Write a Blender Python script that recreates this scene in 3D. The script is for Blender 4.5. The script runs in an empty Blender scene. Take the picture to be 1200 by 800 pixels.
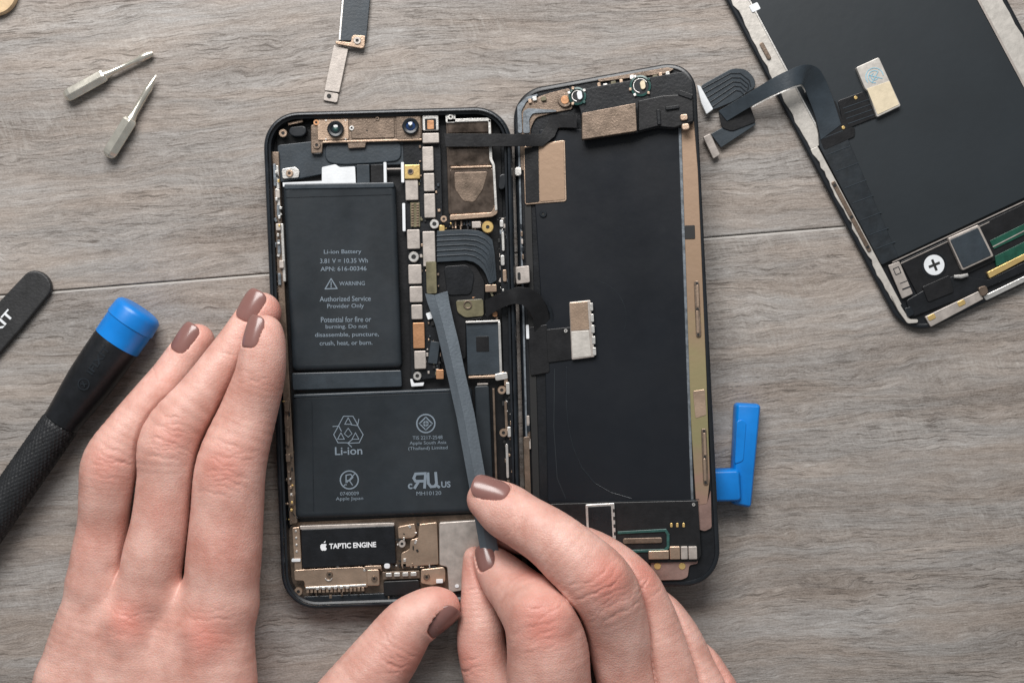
import bpy, bmesh, math, random
import numpy as np
from mathutils import Vector, Matrix
random.seed(7)
rng = np.random.RandomState(11)
# ---------------------------------------------------------------- camera, light, exposure
S = 0.000246            # metres per picture pixel on the table plane
D = 1667.0              # camera height in the same units
sc = bpy.context.scene
col = sc.collection
cd = bpy.data.cameras.new('camera'); cam = bpy.data.objects.new('camera', cd); col.objects.link(cam)
cam.location = (0, 0, D*S); cd.lens = 50; cd.sensor_width = 36; cd.clip_start = 0.005; cd.clip_end = 20
sc.camera = cam
w = bpy.data.worlds.new('World'); sc.world = w; w.use_nodes = True
bg = w.node_tree.nodes['Background']; bg.inputs[0].default_value = (0.93, 0.97, 1.0, 1); bg.inputs[1].default_value = 0.24
def area(name, loc, target, sx, sy, power, colr):
    ld = bpy.data.lights.new(name, 'AREA'); ld.shape = 'RECTANGLE'; ld.size = sx; ld.size_y = sy
    ld.energy = power; ld.color = colr
    o = bpy.data.objects.new(name, ld); col.objects.link(o); o.location = loc
    o.rotation_euler = (Vector(target)-Vector(loc)).to_track_quat('-Z', 'Y').to_euler()
area('window_light', (-0.10, 0.50, 0.50), (0, 0.02, 0), 0.52, 0.36, 8.3, (1.0, 0.98, 0.96))
sc.view_settings.view_transform = 'Standard'; sc.view_settings.look = 'None'
sc.view_settings.exposure = 0.0; sc.view_settings.gamma = 1.0
sc.render.engine = 'CYCLES'

# ---------------------------------------------------------------- helpers
def U(x, y, z):
    k = 1 - z/D
    return ((x-600)*k, (400-y)*k, z)
def flat(x, y): return 0.0
KT = 0.2
def tilt(x, y):          # the display stands tilted, its right edge raised
    xp = x-605
    return (9 + KT*xp)/(1 + KT*xp/D)

class NT:
    def __init__(s, name):
        s.m = bpy.data.materials.new(name); s.m.use_nodes = True
        s.t = s.m.node_tree; s.b = s.t.nodes['Principled BSDF']
        s.co = s.t.nodes.new('ShaderNodeTexCoord').outputs['Object']
    def n(s, typ, ins=(), **kw):
        nd = s.t.nodes.new(typ)
        for k, v in kw.items(): setattr(nd, k, v)
        for i, v in (ins.items() if isinstance(ins, dict) else enumerate(ins)):
            if v is None: continue
            if isinstance(v, bpy.types.NodeSocket): s.t.links.new(v, nd.inputs[i])
            else: nd.inputs[i].default_value = v
        return nd
    def math(s, op, a, b=0.0, clamp=False):
        nd = s.n('ShaderNodeMath', (a, b), operation=op); nd.use_clamp = clamp
        return nd.outputs[0]
    def map(s, scale, v=None, rot=(0,0,0), loc=(0,0,0)):
        return s.n('ShaderNodeMapping', {'Vector': v or s.co, 'Scale': scale, 'Rotation': rot, 'Location': loc}).outputs[0]
    def noise(s, v, scale=1.0, detail=3, rough=0.5, dist=0.0):
        return s.n('ShaderNodeTexNoise', {'Vector': v, 'Scale': scale, 'Detail': detail, 'Roughness': rough, 'Distortion': dist}).outputs[0]
    def ramp(s, f, stops):
        nd = s.n('ShaderNodeValToRGB', {0: f}); cr = nd.color_ramp
        while len(cr.elements) < len(stops): cr.elements.new(0.5)
        for e, (p, c) in zip(cr.elements, stops):
            e.position = p; e.color = (*c, 1) if len(c) == 3 else c
        return nd.outputs[0]
    def mix(s, f, a, b, mode='MIX'):
        nd = s.n('ShaderNodeMixRGB', (f, a if isinstance(a, bpy.types.NodeSocket) else (*a, 1), b if isinstance(b, bpy.types.NodeSocket) else (*b, 1)), blend_type=mode)
        return nd.outputs[0]
    def set(s, k, v):
        if isinstance(v, bpy.types.NodeSocket): s.t.links.new(v, s.b.inputs[k])
        else: s.b.inputs[k].default_value = v
    def bump(s, h, strength, dist_px):
        nd = s.n('ShaderNodeBump', {'Height': h, 'Strength': strength, 'Distance': dist_px*S}).outputs[0]
        s.t.links.new(nd, s.b.inputs['Normal'])

def px(n): return 1.0/(n*S)

def mat(name, c, rough=0.4, metal=0.0, var=0.15, vs=14, bump=0.2, bs=3, c2=None, spec=0.5, rv=0.12, aniso=None):
    t = NT(name)
    sc_ = (px(vs),)*3 if aniso is None else (px(vs*aniso[0]), px(vs*aniso[1]), px(vs))
    n1 = t.noise(t.map(sc_), 1, 5, 0.6)
    lo = tuple(max(0, x*(1-var)) for x in c) if c2 is None else c2
    hi = tuple(min(1, x*(1+var)) for x in c)
    t.set('Base Color', t.ramp(n1, [(0.32, lo), (0.68, hi)]))
    t.set('Metallic', metal); t.set('Specular IOR Level', spec)
    n2 = t.noise(t.map((px(vs*1.7),)*3, loc=(3, 5, 1)), 1, 6, 0.65)
    t.set('Roughness', t.math('ADD', t.math('MULTIPLY', t.math('SUBTRACT', n2, 0.5), rv*2), rough, True))
    if bump:
        t.bump(t.noise(t.map((px(bs),)*3), 1, 3, 0.5), bump, 1.0)
    return t.m

M = {}
M['black'] = mat('black_plastic', (0.008, 0.009, 0.011), 0.36, var=0.3, spec=0.35)
M['blackgloss'] = mat('gloss_black_rim', (0.008, 0.010, 0.013), 0.34, var=0.3, bump=0.05, vs=20)
M['frame'] = mat('dark_slate_metal_frame', (0.012, 0.0155, 0.020), 0.30, 0.1, var=0.4, vs=25, bump=0.15)
M['slate'] = mat('slate_battery_wrap', (0.0150, 0.0195, 0.0240), 0.42, var=0.22, vs=45, bump=0.22, bs=18, rv=0.22, spec=0.35)
M['graphite'] = mat('graphite_sheet', (0.0065, 0.0082, 0.0115), 0.40, var=0.12, vs=90, bump=0.08, bs=10, rv=0.22, spec=0.28)
M['graphite2'] = mat('graphite_sheet_spare', (0.013, 0.0175, 0.0215), 0.42, var=0.10, vs=90, bump=0.08, bs=10, rv=0.05)
M['flex'] = mat('black_flex_cable', (0.009, 0.009, 0.010), 0.34, var=0.3, vs=12, bump=0.15, spec=0.4)
M['flexdark'] = mat('dark_slate_flex', (0.011, 0.015, 0.019), 0.40, var=0.35, vs=14, bump=0.3, bs=8)
M['flexblue'] = mat('slate_flex_cable', (0.026, 0.035, 0.044), 0.38, var=0.2, vs=20, bump=0.15)
M['tan'] = mat('tan_metal', (0.50, 0.365, 0.27), 0.33, 0.8, var=0.2, vs=26, bump=0.2, bs=2)
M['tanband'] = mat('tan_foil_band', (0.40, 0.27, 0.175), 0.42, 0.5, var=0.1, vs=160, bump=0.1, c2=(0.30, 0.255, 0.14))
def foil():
    t = NT('tan_foil_painted_sheen'); sp_ = t.n('ShaderNodeSeparateXYZ', (t.co,))
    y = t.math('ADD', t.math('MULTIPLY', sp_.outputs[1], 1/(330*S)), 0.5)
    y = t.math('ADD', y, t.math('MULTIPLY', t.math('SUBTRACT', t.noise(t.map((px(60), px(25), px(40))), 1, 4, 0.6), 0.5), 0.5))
    t.set('Base Color', t.ramp(y, [(0.0, (0.34, 0.215, 0.165)), (0.22, (0.28, 0.25, 0.13)), (0.45, (0.31, 0.255, 0.14)), (0.7, (0.31, 0.212, 0.140)), (1.0, (0.33, 0.225, 0.155))]))  # tan foil; its olive and pink reflection is painted in as a ramp
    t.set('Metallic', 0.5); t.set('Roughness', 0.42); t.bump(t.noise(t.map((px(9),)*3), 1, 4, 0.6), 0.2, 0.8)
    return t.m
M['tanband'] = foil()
M['cream'] = mat('cream_yellow_pad', (0.62, 0.53, 0.38), 0.5, 0.1, var=0.1)
M['trim'] = mat('blue_grey_trim', (0.16, 0.18, 0.20), 0.4, 0.4, var=0.4, vs=8)
M['bronze'] = mat('bronze_metal', (0.20, 0.15, 0.115), 0.38, 0.7, var=0.3, vs=12, bump=0.25, bs=2)
M['brown'] = mat('glossy_brown_metal', (0.17, 0.13, 0.105), 0.2, 0.8, var=0.6, vs=16, bump=0.25, bs=9)
M['silver'] = mat('silver_metal', (0.68, 0.66, 0.63), 0.34, 0.8, var=0.12, vs=9, bump=0.2, bs=2)
M['shield'] = mat('warm_silver_shield', (0.44, 0.395, 0.36), 0.42, 0.5, var=0.18, vs=10, bump=0.12, bs=2)
M['white'] = mat('white_adhesive', (0.66, 0.68, 0.70), 0.5, var=0.06, vs=14)
M['gold'] = mat('gold_contact', (0.78, 0.55, 0.22), 0.3, 0.7, var=0.1)
M['copper'] = mat('copper_pad', (0.52, 0.27, 0.14), 0.38, 0.6, var=0.2)
M['hole'] = mat('dark_recess', (0.006, 0.006, 0.006), 0.6, bump=0)
M['lens'] = mat('lens_glass', (0.010, 0.018, 0.022), 0.06, var=0.2, bump=0, spec=0.9)
M['lensblue'] = mat('blue_coated_lens', (0.010, 0.03, 0.10), 0.06, var=0.2, bump=0, spec=0.9)
M['teal'] = mat('teal_board', (0.02, 0.07, 0.062), 0.35, var=0.3, vs=8)
M['green'] = mat('green_board', (0.008, 0.06, 0.038), 0.32, var=0.3, vs=10)
M['olive'] = mat('olive_film', (0.14, 0.125, 0.075), 0.3, var=0.3, vs=12)
M['creamfoil'] = mat('cream_metal_edge', (0.52, 0.49, 0.45), 0.42, 0.35, var=0.12, vs=9, bump=0.3, bs=5)
M['pink'] = mat('pinkish_foil', (0.34, 0.22, 0.19), 0.35, 0.6, var=0.2, vs=18)
M['ink'] = mat('grey_print', (0.165, 0.205, 0.245), 0.55, var=0.05, bump=0)
M['inkwhite'] = mat('white_print', (0.72, 0.74, 0.76), 0.5, var=0.05, bump=0)
M['blue'] = mat('blue_plastic', (0.002, 0.175, 0.56), 0.36, var=0.10, vs=30, bump=0.08, bs=4)
M['grip'] = mat('black_rubber_grip', (0.014, 0.015, 0.017), 0.48, var=0.3, vs=10, bump=0.25, bs=2)
M['spudger'] = mat('black_nylon', (0.018, 0.018, 0.019), 0.5, var=0.3, vs=10, bump=0.35, bs=3)
M['steel'] = mat('blued_steel', (0.105, 0.125, 0.145), 0.40, 0.5, var=0.12, vs=20, bump=0.2, bs=3, aniso=(1, 6))
M['bit'] = mat('nickel_steel', (0.76, 0.72, 0.63), 0.22, 0.82, var=0.10, vs=10, bump=0.0)
M['nail'] = mat('dusty_brown_nail_polish', (0.215, 0.105, 0.092), 0.24, var=0.05, bump=0, spec=0.6)
M['tanwood'] = mat('tan_wood', (0.62, 0.45, 0.27), 0.5, var=0.15)

def wood():
    t = NT('grey_oak_plank')
    a = t.n('ShaderNodeAttribute'); a.attribute_name = 'plank'
    v = t.map((px(1), px(1), px(1)), rot=(0, 0, -math.radians(4.66)))
    sep = t.n('ShaderNodeSeparateXYZ', (v,))
    u = t.math('ADD', sep.outputs[0], t.math('MULTIPLY', a.outputs['Fac'], 1371.0))
    wv = t.math('ADD', sep.outputs[1], t.math('MULTIPLY', a.outputs['Fac'], 733.0))
    def comb(x, y, sx, sy, z=0.0):
        return t.n('ShaderNodeCombineXYZ', (t.math('MULTIPLY', x, 1/sx), t.math('MULTIPLY', y, 1/sy), z)).outputs[0]
    n0 = t.noise(comb(u, wv, 520, 210), 1, 2, 0.5, 0.2)
    n0b = t.noise(comb(u, wv, 85, 32, 4.0), 1, 3, 0.55, 0.5)
    wp = t.math('ADD', wv, t.math('ADD', t.math('MULTIPLY', t.math('SUBTRACT', n0, 0.5), 70.0), t.math('MULTIPLY', t.math('SUBTRACT', n0b, 0.5), 20.0)))
    big = t.math('ADD', t.math('MULTIPLY', t.noise(comb(u, wp, 520, 42, 1.0), 1, 3, 0.6), 0.55), t.math('MULTIPLY', t.noise(comb(u, wp, 300, 120, 31.0), 1, 3, 0.6), 0.45))
    st = t.noise(comb(u, wp, 120, 6.5, 2.0), 1, 6, 0.75)
    fi = t.noise(comb(u, wp, 16, 1.7, 3.0), 1, 4, 0.75)
    gr = t.noise(comb(u, wv, 2.6, 1.6, 5.0), 1, 2, 0.6)
    po = t.noise(comb(u, wp, 34, 2.6, 6.0), 1, 4, 0.66)
    pore = t.ramp(po, [(0.36, (1, 1, 1)), (0.46, (0, 0, 0))])
    ms = t.ramp(t.noise(comb(u, wv, 200, 60, 9.0), 1, 3, 0.6), [(0.38, (0.12,)*3), (0.62, (1,)*3)])
    poreM = t.math('MULTIPLY', pore, ms)
    cross = t.noise(comb(t.math('ADD', u, t.math('MULTIPLY', wv, 0.3)), wv, 4, 26, 8.0), 1, 3, 0.6, 0.8)
    crm = t.ramp(t.noise(comb(u, wv, 190, 90, 12.0), 1, 2), [(0.50, (0,)*3), (0.66, (1,)*3)])
    f = t.math('ADD', t.math('MULTIPLY', big, 0.33), t.math('ADD', t.math('MULTIPLY', st, 0.25), t.math('ADD', t.math('MULTIPLY', fi, 0.26), t.math('MULTIPLY', gr, 0.16))))
    base = t.ramp(f, [(0.405, (0.120, 0.102, 0.090)), (0.465, (0.218, 0.198, 0.183)), (0.53, (0.306, 0.286, 0.270)), (0.60, (0.415, 0.400, 0.386))])
    hue = t.noise(comb(u, wp, 240, 30, 15.0), 1, 3, 0.6)
    base = t.mix(t.ramp(hue, [(0.38, (0.8,)*3), (0.62, (0,)*3)]), base, t.mix(1.0, base, (1.05, 0.95, 0.87), 'MULTIPLY'))
    base = t.mix(t.math('MULTIPLY', poreM, 0.75), base, (0.085, 0.068, 0.057))
    base = t.mix(t.math('MULTIPLY', crm, t.math('MULTIPLY', t.ramp(cross, [(0.5, (0,)*3), (0.64, (1,)*3)]), 0.20)), base, (0.47, 0.45, 0.42))
    cr = t.noise(comb(u, wp, 210, 5.0, 21.0), 1, 3, 0.55)
    crk = t.ramp(cr, [(0.27, (1,)*3), (0.33, (0,)*3)])
    base = t.mix(t.math('MULTIPLY', crk, 0.8), base, (0.085, 0.066, 0.055))
    sv = (0-600)*(-math.sin(math.radians(4.66)))+(400-346)*math.cos(math.radians(4.66))
    edge = t.ramp(t.math('MULTIPLY', t.math('ABSOLUTE', t.math('SUBTRACT', sep.outputs[1], sv-1.6)), 0.25), [(0.25, (1,)*3), (0.5, (0,)*3)])
    base = t.mix(t.math('MULTIPLY', edge, 0.5), base, (0.55, 0.53, 0.50))  # pale worn bevel; the seam's white highlight is mixed into the colour
    t.set('Base Color', base)
    t.set('Roughness', t.math('ADD', t.math('MULTIPLY', fi, 0.25), 0.42)); t.set('Specular IOR Level', 0.35)
    h = t.math('SUBTRACT', t.math('ADD', t.math('MULTIPLY', fi, 0.6), t.math('MULTIPLY', st, 0.8)), t.math('MULTIPLY', poreM, 0.8))
    t.bump(h, 0.5, 1.3)
    return t.m
M['wood'] = wood()

def skin():
    t = NT('fair_skin')
    a = t.n('ShaderNodeAttribute'); a.attribute_name = 'red'
    v = t.map((px(1),)*3)
    n1 = t.noise(v, 1/38, 4, 0.6)
    n2 = t.noise(v, 1/7, 3, 0.6)
    c = t.ramp(n1, [(0.34, (0.51, 0.268, 0.215)), (0.66, (0.72, 0.460, 0.392))])
    c = t.mix(t.math('MULTIPLY', n2, 0.42), c, (0.57, 0.27, 0.22))
    c = t.mix(t.math('MULTIPLY', a.outputs['Fac'], 0.9, True), c, (0.58, 0.20, 0.155))
    t.set('Base Color', c)
    t.set('Subsurface Weight', 0.22); t.set('Subsurface Radius', (1.0, 0.36, 0.22)); t.set('Subsurface Scale', 0.0016)
    t.set('Roughness', t.math('ADD', t.math('MULTIPLY', n2, 0.15), 0.40)); t.set('Specular IOR Level', 0.42)
    vo = t.n('ShaderNodeTexVoronoi', {'Vector': t.n('ShaderNodeVectorMath', (v, t.n('ShaderNodeTexNoise', {'Vector': v, 'Scale': 0.12}).outputs[1]), operation='ADD').outputs[0], 'Scale': 0.30}, feature='DISTANCE_TO_EDGE').outputs[0]
    vo = t.math('MINIMUM', vo, 0.22)
    st = t.noise(t.map((px(7), px(1.7), px(3))), 1, 4, 0.6)
    h = t.math('ADD', t.math('MULTIPLY', vo, 2.2), t.math('ADD', t.math('MULTIPLY', st, 1.0), t.math('MULTIPLY', n2, 0.8)))
    t.bump(h, 0.32, 1.0)
    return t.m
M['skin'] = skin()

ROOT = {}
def tag(o, label=None, cat=None, group=None, kind=None):
    if label: o['label'] = label
    if cat: o['category'] = cat
    if group: o['group'] = group
    if kind: o['kind'] = kind
    return o
def thing(name, x, y, z, label, cat, group=None):
    o = bpy.data.objects.new(name, None); col.objects.link(o)
    p = U(x, y, z); o.location = (p[0]*S, p[1]*S, p[2]*S); o.empty_display_size = 0.01
    ROOT[o.name] = p
    return tag(o, label, cat, group)
def rootpos(o):
    while o is not None:
        if o.name in ROOT: return ROOT[o.name]
        o = o.parent
    return (0, 0, 0)

class MB:
    def __init__(s, base=flat): s.v = []; s.f = []; s.base = base
    def add(s, vs, fs):
        o = len(s.v); s.v += [tuple(v) for v in vs]; s.f += [tuple(i+o for i in f) for f in fs]; return s
    def prism(s, poly, z0, z1):
        n = len(poly); top = []; bot = []
        for x, y in poly:
            b = s.base(x, y); X, Y, Z = U(x, y, b+z1); top.append((X, Y, Z)); bot.append((X, Y, b+z0))
        return s.add(top+bot, [tuple(range(n)), tuple(range(2*n-1, n-1, -1))] + [(i, n+i, n+(i+1) % n, (i+1) % n) for i in range(n)])
    def rings(s, polys, zs, cap0=False, cap1=False, close=False):
        n = len(polys[0]); vs = []
        for p, z in zip(polys, zs):
            for x, y in p:
                b = s.base(x, y); X, Y, _ = U(x, y, b+zs_ref(zs)); vs.append((X, Y, b+z))
        fs = []
        m = len(polys); rng_ = range(m) if close else range(m-1)
        for j in rng_:
            k = (j+1) % m
            for i in range(n): fs.append((j*n+i, j*n+(i+1) % n, k*n+(i+1) % n, k*n+i))
        if cap0: fs.append(tuple(range(n)))
        if cap1: fs.append(tuple((m-1)*n+i for i in range(n)))
        return s.add(vs, fs)
    def ringpr(s, outer, inner, z0, z1):
        return s.rings([outer, outer, inner, inner], [z0, z1, z1, z0], close=True)
    def cyl(s, x, y, r, z0, z1, n=24): return s.prism(circ(x, y, r, n), z0, z1)
    def annulus(s, x, y, r1, r0, z0, z1, n=24): return s.ringpr(circ(x, y, r1, n), circ(x, y, r0, n), z0, z1)
    def stroke(s, pts, wd, z, th=0.0, closed=False):
        m = len(pts)
        for i in range(m if closed else m-1):
            (x0, y0), (x1, y1) = pts[i], pts[(i+1) % m]
            dx, dy = x1-x0, y1-y0; L = math.hypot(dx, dy) or 1; nx, ny = -dy/L*wd/2, dx/L*wd/2
            ex, ey = dx/L*wd*0.35, dy/L*wd*0.35
            q_ = [(x0+nx-ex, y0+ny-ey), (x1+nx+ex, y1+ny+ey), (x1-nx+ex, y1-ny+ey), (x0-nx-ex, y0-ny-ey)]
            if th: s.prism(q_, z-th, z+0.003*i)
            else:
                s.add([U(x, y, s.base(x, y)+z+0.004*i) for x, y in q_], [(0, 1, 2, 3)])
        return s
    def text(s, body, cx, cy, wd, ht, ang, z, bold=0.0):
        cu = bpy.data.curves.new('t', 'FONT'); cu.body = body; cu.offset = bold; cu.resolution_u = 3
        o = bpy.data.objects.new('t', cu); col.objects.link(o)
        bpy.context.view_layer.update()
        me = bpy.data.meshes.new_from_object(o.evaluated_get(bpy.context.evaluated_depsgraph_get()))
        xs = [v.co.x for v in me.vertices]; ys = [v.co.y for v in me.vertices]
        x0, x1, y0, y1 = min(xs), max(xs), min(ys), max(ys)
        a = math.radians(ang); out = []
        for v in me.vertices:
            lx = ((v.co.x-x0)/(x1-x0)-0.5)*wd; ly = -((v.co.y-y0)/(y1-y0)-0.5)*ht
            X = cx + lx*math.cos(a) + ly*math.sin(a); Y = cy - lx*math.sin(a) + ly*math.cos(a)
            out.append(U(X, Y, s.base(X, Y)+z))
        s.add(out, [tuple(p.vertices) for p in me.polygons])
        bpy.data.objects.remove(o); bpy.data.curves.remove(cu); bpy.data.meshes.remove(me)
        return s
    def ribbon(s, L, R, th=1.2):
        n = len(L); a = [U(*p) for p in L]; b = [U(*p) for p in R]
        lo = lambda p: (p[0], p[1], p[2]-th)
        vs = a+b+[lo(p) for p in a]+[lo(p) for p in b]; fs = []
        for i in range(n-1):
            fs += [(i, i+1, n+i+1, n+i), (2*n+i, 3*n+i, 3*n+i+1, 2*n+i+1), (i, 2*n+i, 2*n+i+1, i+1), (n+i, n+i+1, 3*n+i+1, 3*n+i)]
        fs += [(0, n, 3*n, 2*n), (n-1, 3*n-1, 4*n-1, 2*n-1)]
        return s.add(vs, fs)
    def sweep(s, pts, rad, n=20, disp=None, flatz=1.0, rot=0.0, raw=False):
        P = [Vector(p if raw else U(*p)) for p in pts]; m = len(P); vs = []
        for j in range(m):
            t = (P[min(j+1, m-1)]-P[max(j-1, 0)]).normalized()
            side = t.cross(Vector((0, 0, 1)))
            side = side.normalized() if side.length > 1e-4 else Vector((1, 0, 0))
            up = side.cross(t)
            for i in range(n):
                a = 2*math.pi*i/n+rot; r = rad[j]*(disp(j, a) if disp else 1)
                vs.append(P[j]+side*math.cos(a)*r+up*math.sin(a)*r*flatz)
        fs = [(j*n+i, j*n+(i+1) % n, (j+1)*n+(i+1) % n, (j+1)*n+i) for j in range(m-1) for i in range(n)]
        fs += [tuple(range(n)), tuple((m-1)*n+i for i in range(n))]
        return s.add(vs, fs)
    def build(s, name, m, parent=None, bevel=0.5, smooth=False, seg=2, label=None, ang=32):
        rp = rootpos(parent) if parent else (0, 0, 0)
        me = bpy.data.meshes.new(name)
        me.from_pydata([((v[0]-rp[0])*S, (v[1]-rp[1])*S, (v[2]-rp[2])*S) for v in s.v], [], s.f)
        bm = bmesh.new(); bm.from_mesh(me); bmesh.ops.recalc_face_normals(bm, faces=bm.faces); bm.to_mesh(me); bm.free()
        # flat ink faces must look up
        me.materials.append(M[m] if isinstance(m, str) else m)
        o = bpy.data.objects.new(name, me); col.objects.link(o)
        if parent: o.parent = parent
        if smooth:
            me.polygons.foreach_set('use_smooth', [True]*len(me.polygons)); me.set_sharp_from_angle(angle=math.radians(ang))
        if bevel:
            b = o.modifiers.new('bevel', 'BEVEL'); b.width = bevel*S; b.segments = seg; b.limit_method = 'ANGLE'; b.angle_limit = math.radians(35)
        if label: o['label'] = label
        return o
def zs_ref(zs): return max(zs)
def circ(x, y, r, n=24): return [(x+r*math.cos(2*math.pi*i/n), y+r*math.sin(2*math.pi*i/n)) for i in range(n)]
def rp(pts, r, n=5):
    out = []; m = len(pts)
    for i in range(m):
        p0 = Vector(pts[i-1]); p = Vector(pts[i]); p1 = Vector(pts[(i+1) % m])
        d0 = p0-p; d1 = p1-p
        rr = min(r[i] if isinstance(r, (list, tuple)) else r, d0.length*0.49, d1.length*0.49)
        a = p+d0.normalized()*rr; b = p+d1.normalized()*rr; c0 = p+d0.normalized()*rr*0.42; c1 = p+d1.normalized()*rr*0.42
        for k in range(n+1):
            t = k/n; q_ = a*(1-t)**3+c0*3*t*(1-t)**2+c1*3*t*t*(1-t)+b*t**3
            out.append((q_.x, q_.y))
    return out
def offs(poly, d):       # positive = inward
    n = len(poly); out = []
    A = sum(poly[i][0]*poly[(i+1) % n][1]-poly[(i+1) % n][0]*poly[i][1] for i in range(n)); sg = 1 if A > 0 else -1
    for i in range(n):
        ax, ay = poly[i-1]; bx, by = poly[i]; cx, cy = poly[(i+1) % n]
        tx, ty = (cx-ax), (cy-ay); L = math.hypot(tx, ty) or 1
        out.append((bx-sg*ty/L*d, by+sg*tx/L*d))
    return out
def q(x0, y0, x1, y1, a=2.3, r=1.0):
    cx, cy, w_, h_ = (x0+x1)/2, (y0+y1)/2, (x1-x0)/2, (y1-y0)/2; a = math.radians(a)
    R = (math.cos(a), -math.sin(a)); Dn = (math.sin(a), math.cos(a))
    return rp([(cx+R[0]*w_*i+Dn[0]*h_*j, cy+R[1]*w_*i+Dn[1]*h_*j) for i, j in ((-1,-1),(1,-1),(1,1),(-1,1))], r, 3)
def arc(cx, cy, r, a0, a1, n=12): return [(cx+r*math.cos(math.radians(a0+(a1-a0)*i/n)), cy+r*math.sin(math.radians(a0+(a1-a0)*i/n))) for i in range(n+1)]
def screw(x, y, r, z, parent, m='silver', base=flat, hole=0.38, name='screw'):
    o = MB(base).rings([circ(x, y, r, 20), circ(x, y, r, 20), circ(x, y, r*0.9, 20), circ(x, y, r*hole*1.1, 20), circ(x, y, r*hole, 20)], [z-4, z-0.8, z, z, z-0.8]).build(name, m, parent, 0, True)
    MB(base).cyl(x, y, r*hole*1.02, z-3, z-0.8, 14).build('recess', 'hole', o, 0)
    return o

# ---------------------------------------------------------------- the tabletop
def tabletop():
    a = math.radians(4.66); ca, sa = math.cos(a), math.sin(a)
    # seam passes through picture (0, 346) with slope -0.0815
    seam = (0-600)*(-sa)+(400-346)*ca
    bm = bmesh.new(); lay = bm.faces.layers.float.new('pf'); W = 730; ids = []
    vs = []; fs = []
    for k, (w0, w1) in enumerate(((seam+0.5, seam+W), (seam-W, seam-0.5), (seam+W+1, seam+2*W), (seam-2*W, seam-W-1))):
        for u0, u1, e in ((-2600, 2600, 0),):
            c = 1.3
            prof = [(w0, -30), (w0, -c), (w0+c, 0), (w1-c, 0), (w1, -c), (w1, -30)]
            o = len(vs)
            for u in (u0, u1):
                for (w_, z) in prof: vs.append((u*ca-w_*sa, u*sa+w_*ca, z))
            for i in range(6): fs.append(((o+i, o+(i+1) % 6, o+6+(i+1) % 6, o+6+i), k))
    me = bpy.data.meshes.new('tabletop'); me.from_pydata([(v[0]*S, v[1]*S, v[2]*S) for v in vs], [], [f for f, _ in fs])
    at = me.attributes.new('plank', 'FLOAT', 'FACE'); at.data.foreach_set('value', [float(k)+0.37 for _, k in fs])
    b = bmesh.new(); b.from_mesh(me); bmesh.ops.recalc_face_normals(b, faces=b.faces); b.to_mesh(me); b.free()
    me.materials.append(M['wood']); o = bpy.data.objects.new('tabletop', me); col.objects.link(o); o['kind'] = 'structure'
tabletop()

# ---------------------------------------------------------------- the opened phone (rear half)
ph = thing('opened_phone', 458, 420, 0, 'opened black phone body with exposed batteries and circuitry, between the two hands', 'phone')
outer = rp([(306, 131), (599, 123), (613, 706), (330, 716)], 44, 12)
MB().rings([offs(outer, d) for d in (7, 2.5, 0.2, 0, 0.6, 1.8, 3.2, 5.0, 5.8, 6.6)], [0.3, 1.5, 6, 16, 25, 28.8, 30, 30, 28.5, 4]).build('frame', 'frame', ph, 0, True, ang=60)
MB().prism(offs(outer, 5.5), 0.8, 5).build('back_plate', 'black', ph, 0)
inn = offs(outer, 9.2)
# glossy black gasket lip just inside the frame
MB().rings([offs(outer, d) for d in (6.8, 6.8, 9.2, 9.8)], [5, 26, 25, 5]).build('gasket', 'blackgloss', ph, 0, True)
def part(name, poly, z0, z1, m, bevel=0.5, parent=None, base=flat, **k):
    return MB(base).prism(poly, z0, z1).build(name, m, parent or ph, bevel, **k)
# chassis floor, upper dark half and lower bronze half
part('chassis', rp([(324, 146), (586, 138), (597, 600), (336, 612)], 14), 5.1, 8, 'flex', 0.3)
part('chassis', rp([(337, 612), (598, 600), (600, 690), (343, 703)], 14), 5.1, 9, 'bronze', 0.3)
# left rail
lx = lambda y: 318.5+(y-200)*0.0432
rail = part('side_rail', [(lx(178)+1, 178), (lx(178)+9, 178), (lx(330)+9, 330), (lx(460)+10, 460), (lx(615)+12, 612), (lx(615)+3, 615), (lx(400)+1, 400)], 8, 19, 'bronze', 0.6)
for i, (y, h) in enumerate([(192, 26), (222, 10), (240, 14), (262, 8), (281, 16), (305, 9), (320, 14), (470, 12), (500, 22), (532, 9), (552, 16), (580, 12)]):
    x = lx(y)+2+(i % 3)
    part('side_clip', q(x, y, x+3.4+(i % 2)*2, y+h, r=1), 18, 23+(i % 2)*1.5, ('shield' if i % 2 else 'trim') if i < 7 else 'bronze', 0.5)
part('side_bar', q(330, 262, 333.4, 330, 2.6), 8, 20, 'silver', 0.5)
part('side_bar', q(324, 194, 327.5, 255, 2.6), 8, 21, 'silver', 0.5)
for i in range(14):
    y = 200+i*10.5 if i < 9 else 560+(i-9)*9
    x = lx(y)+4+random.uniform(-2, 3)
    part('spring_contact', q(x, y, x+random.uniform(2, 4), y+random.uniform(2, 4)), 19, 25, random.choice(['silver', 'tan', 'gold']), 0.3)
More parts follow.
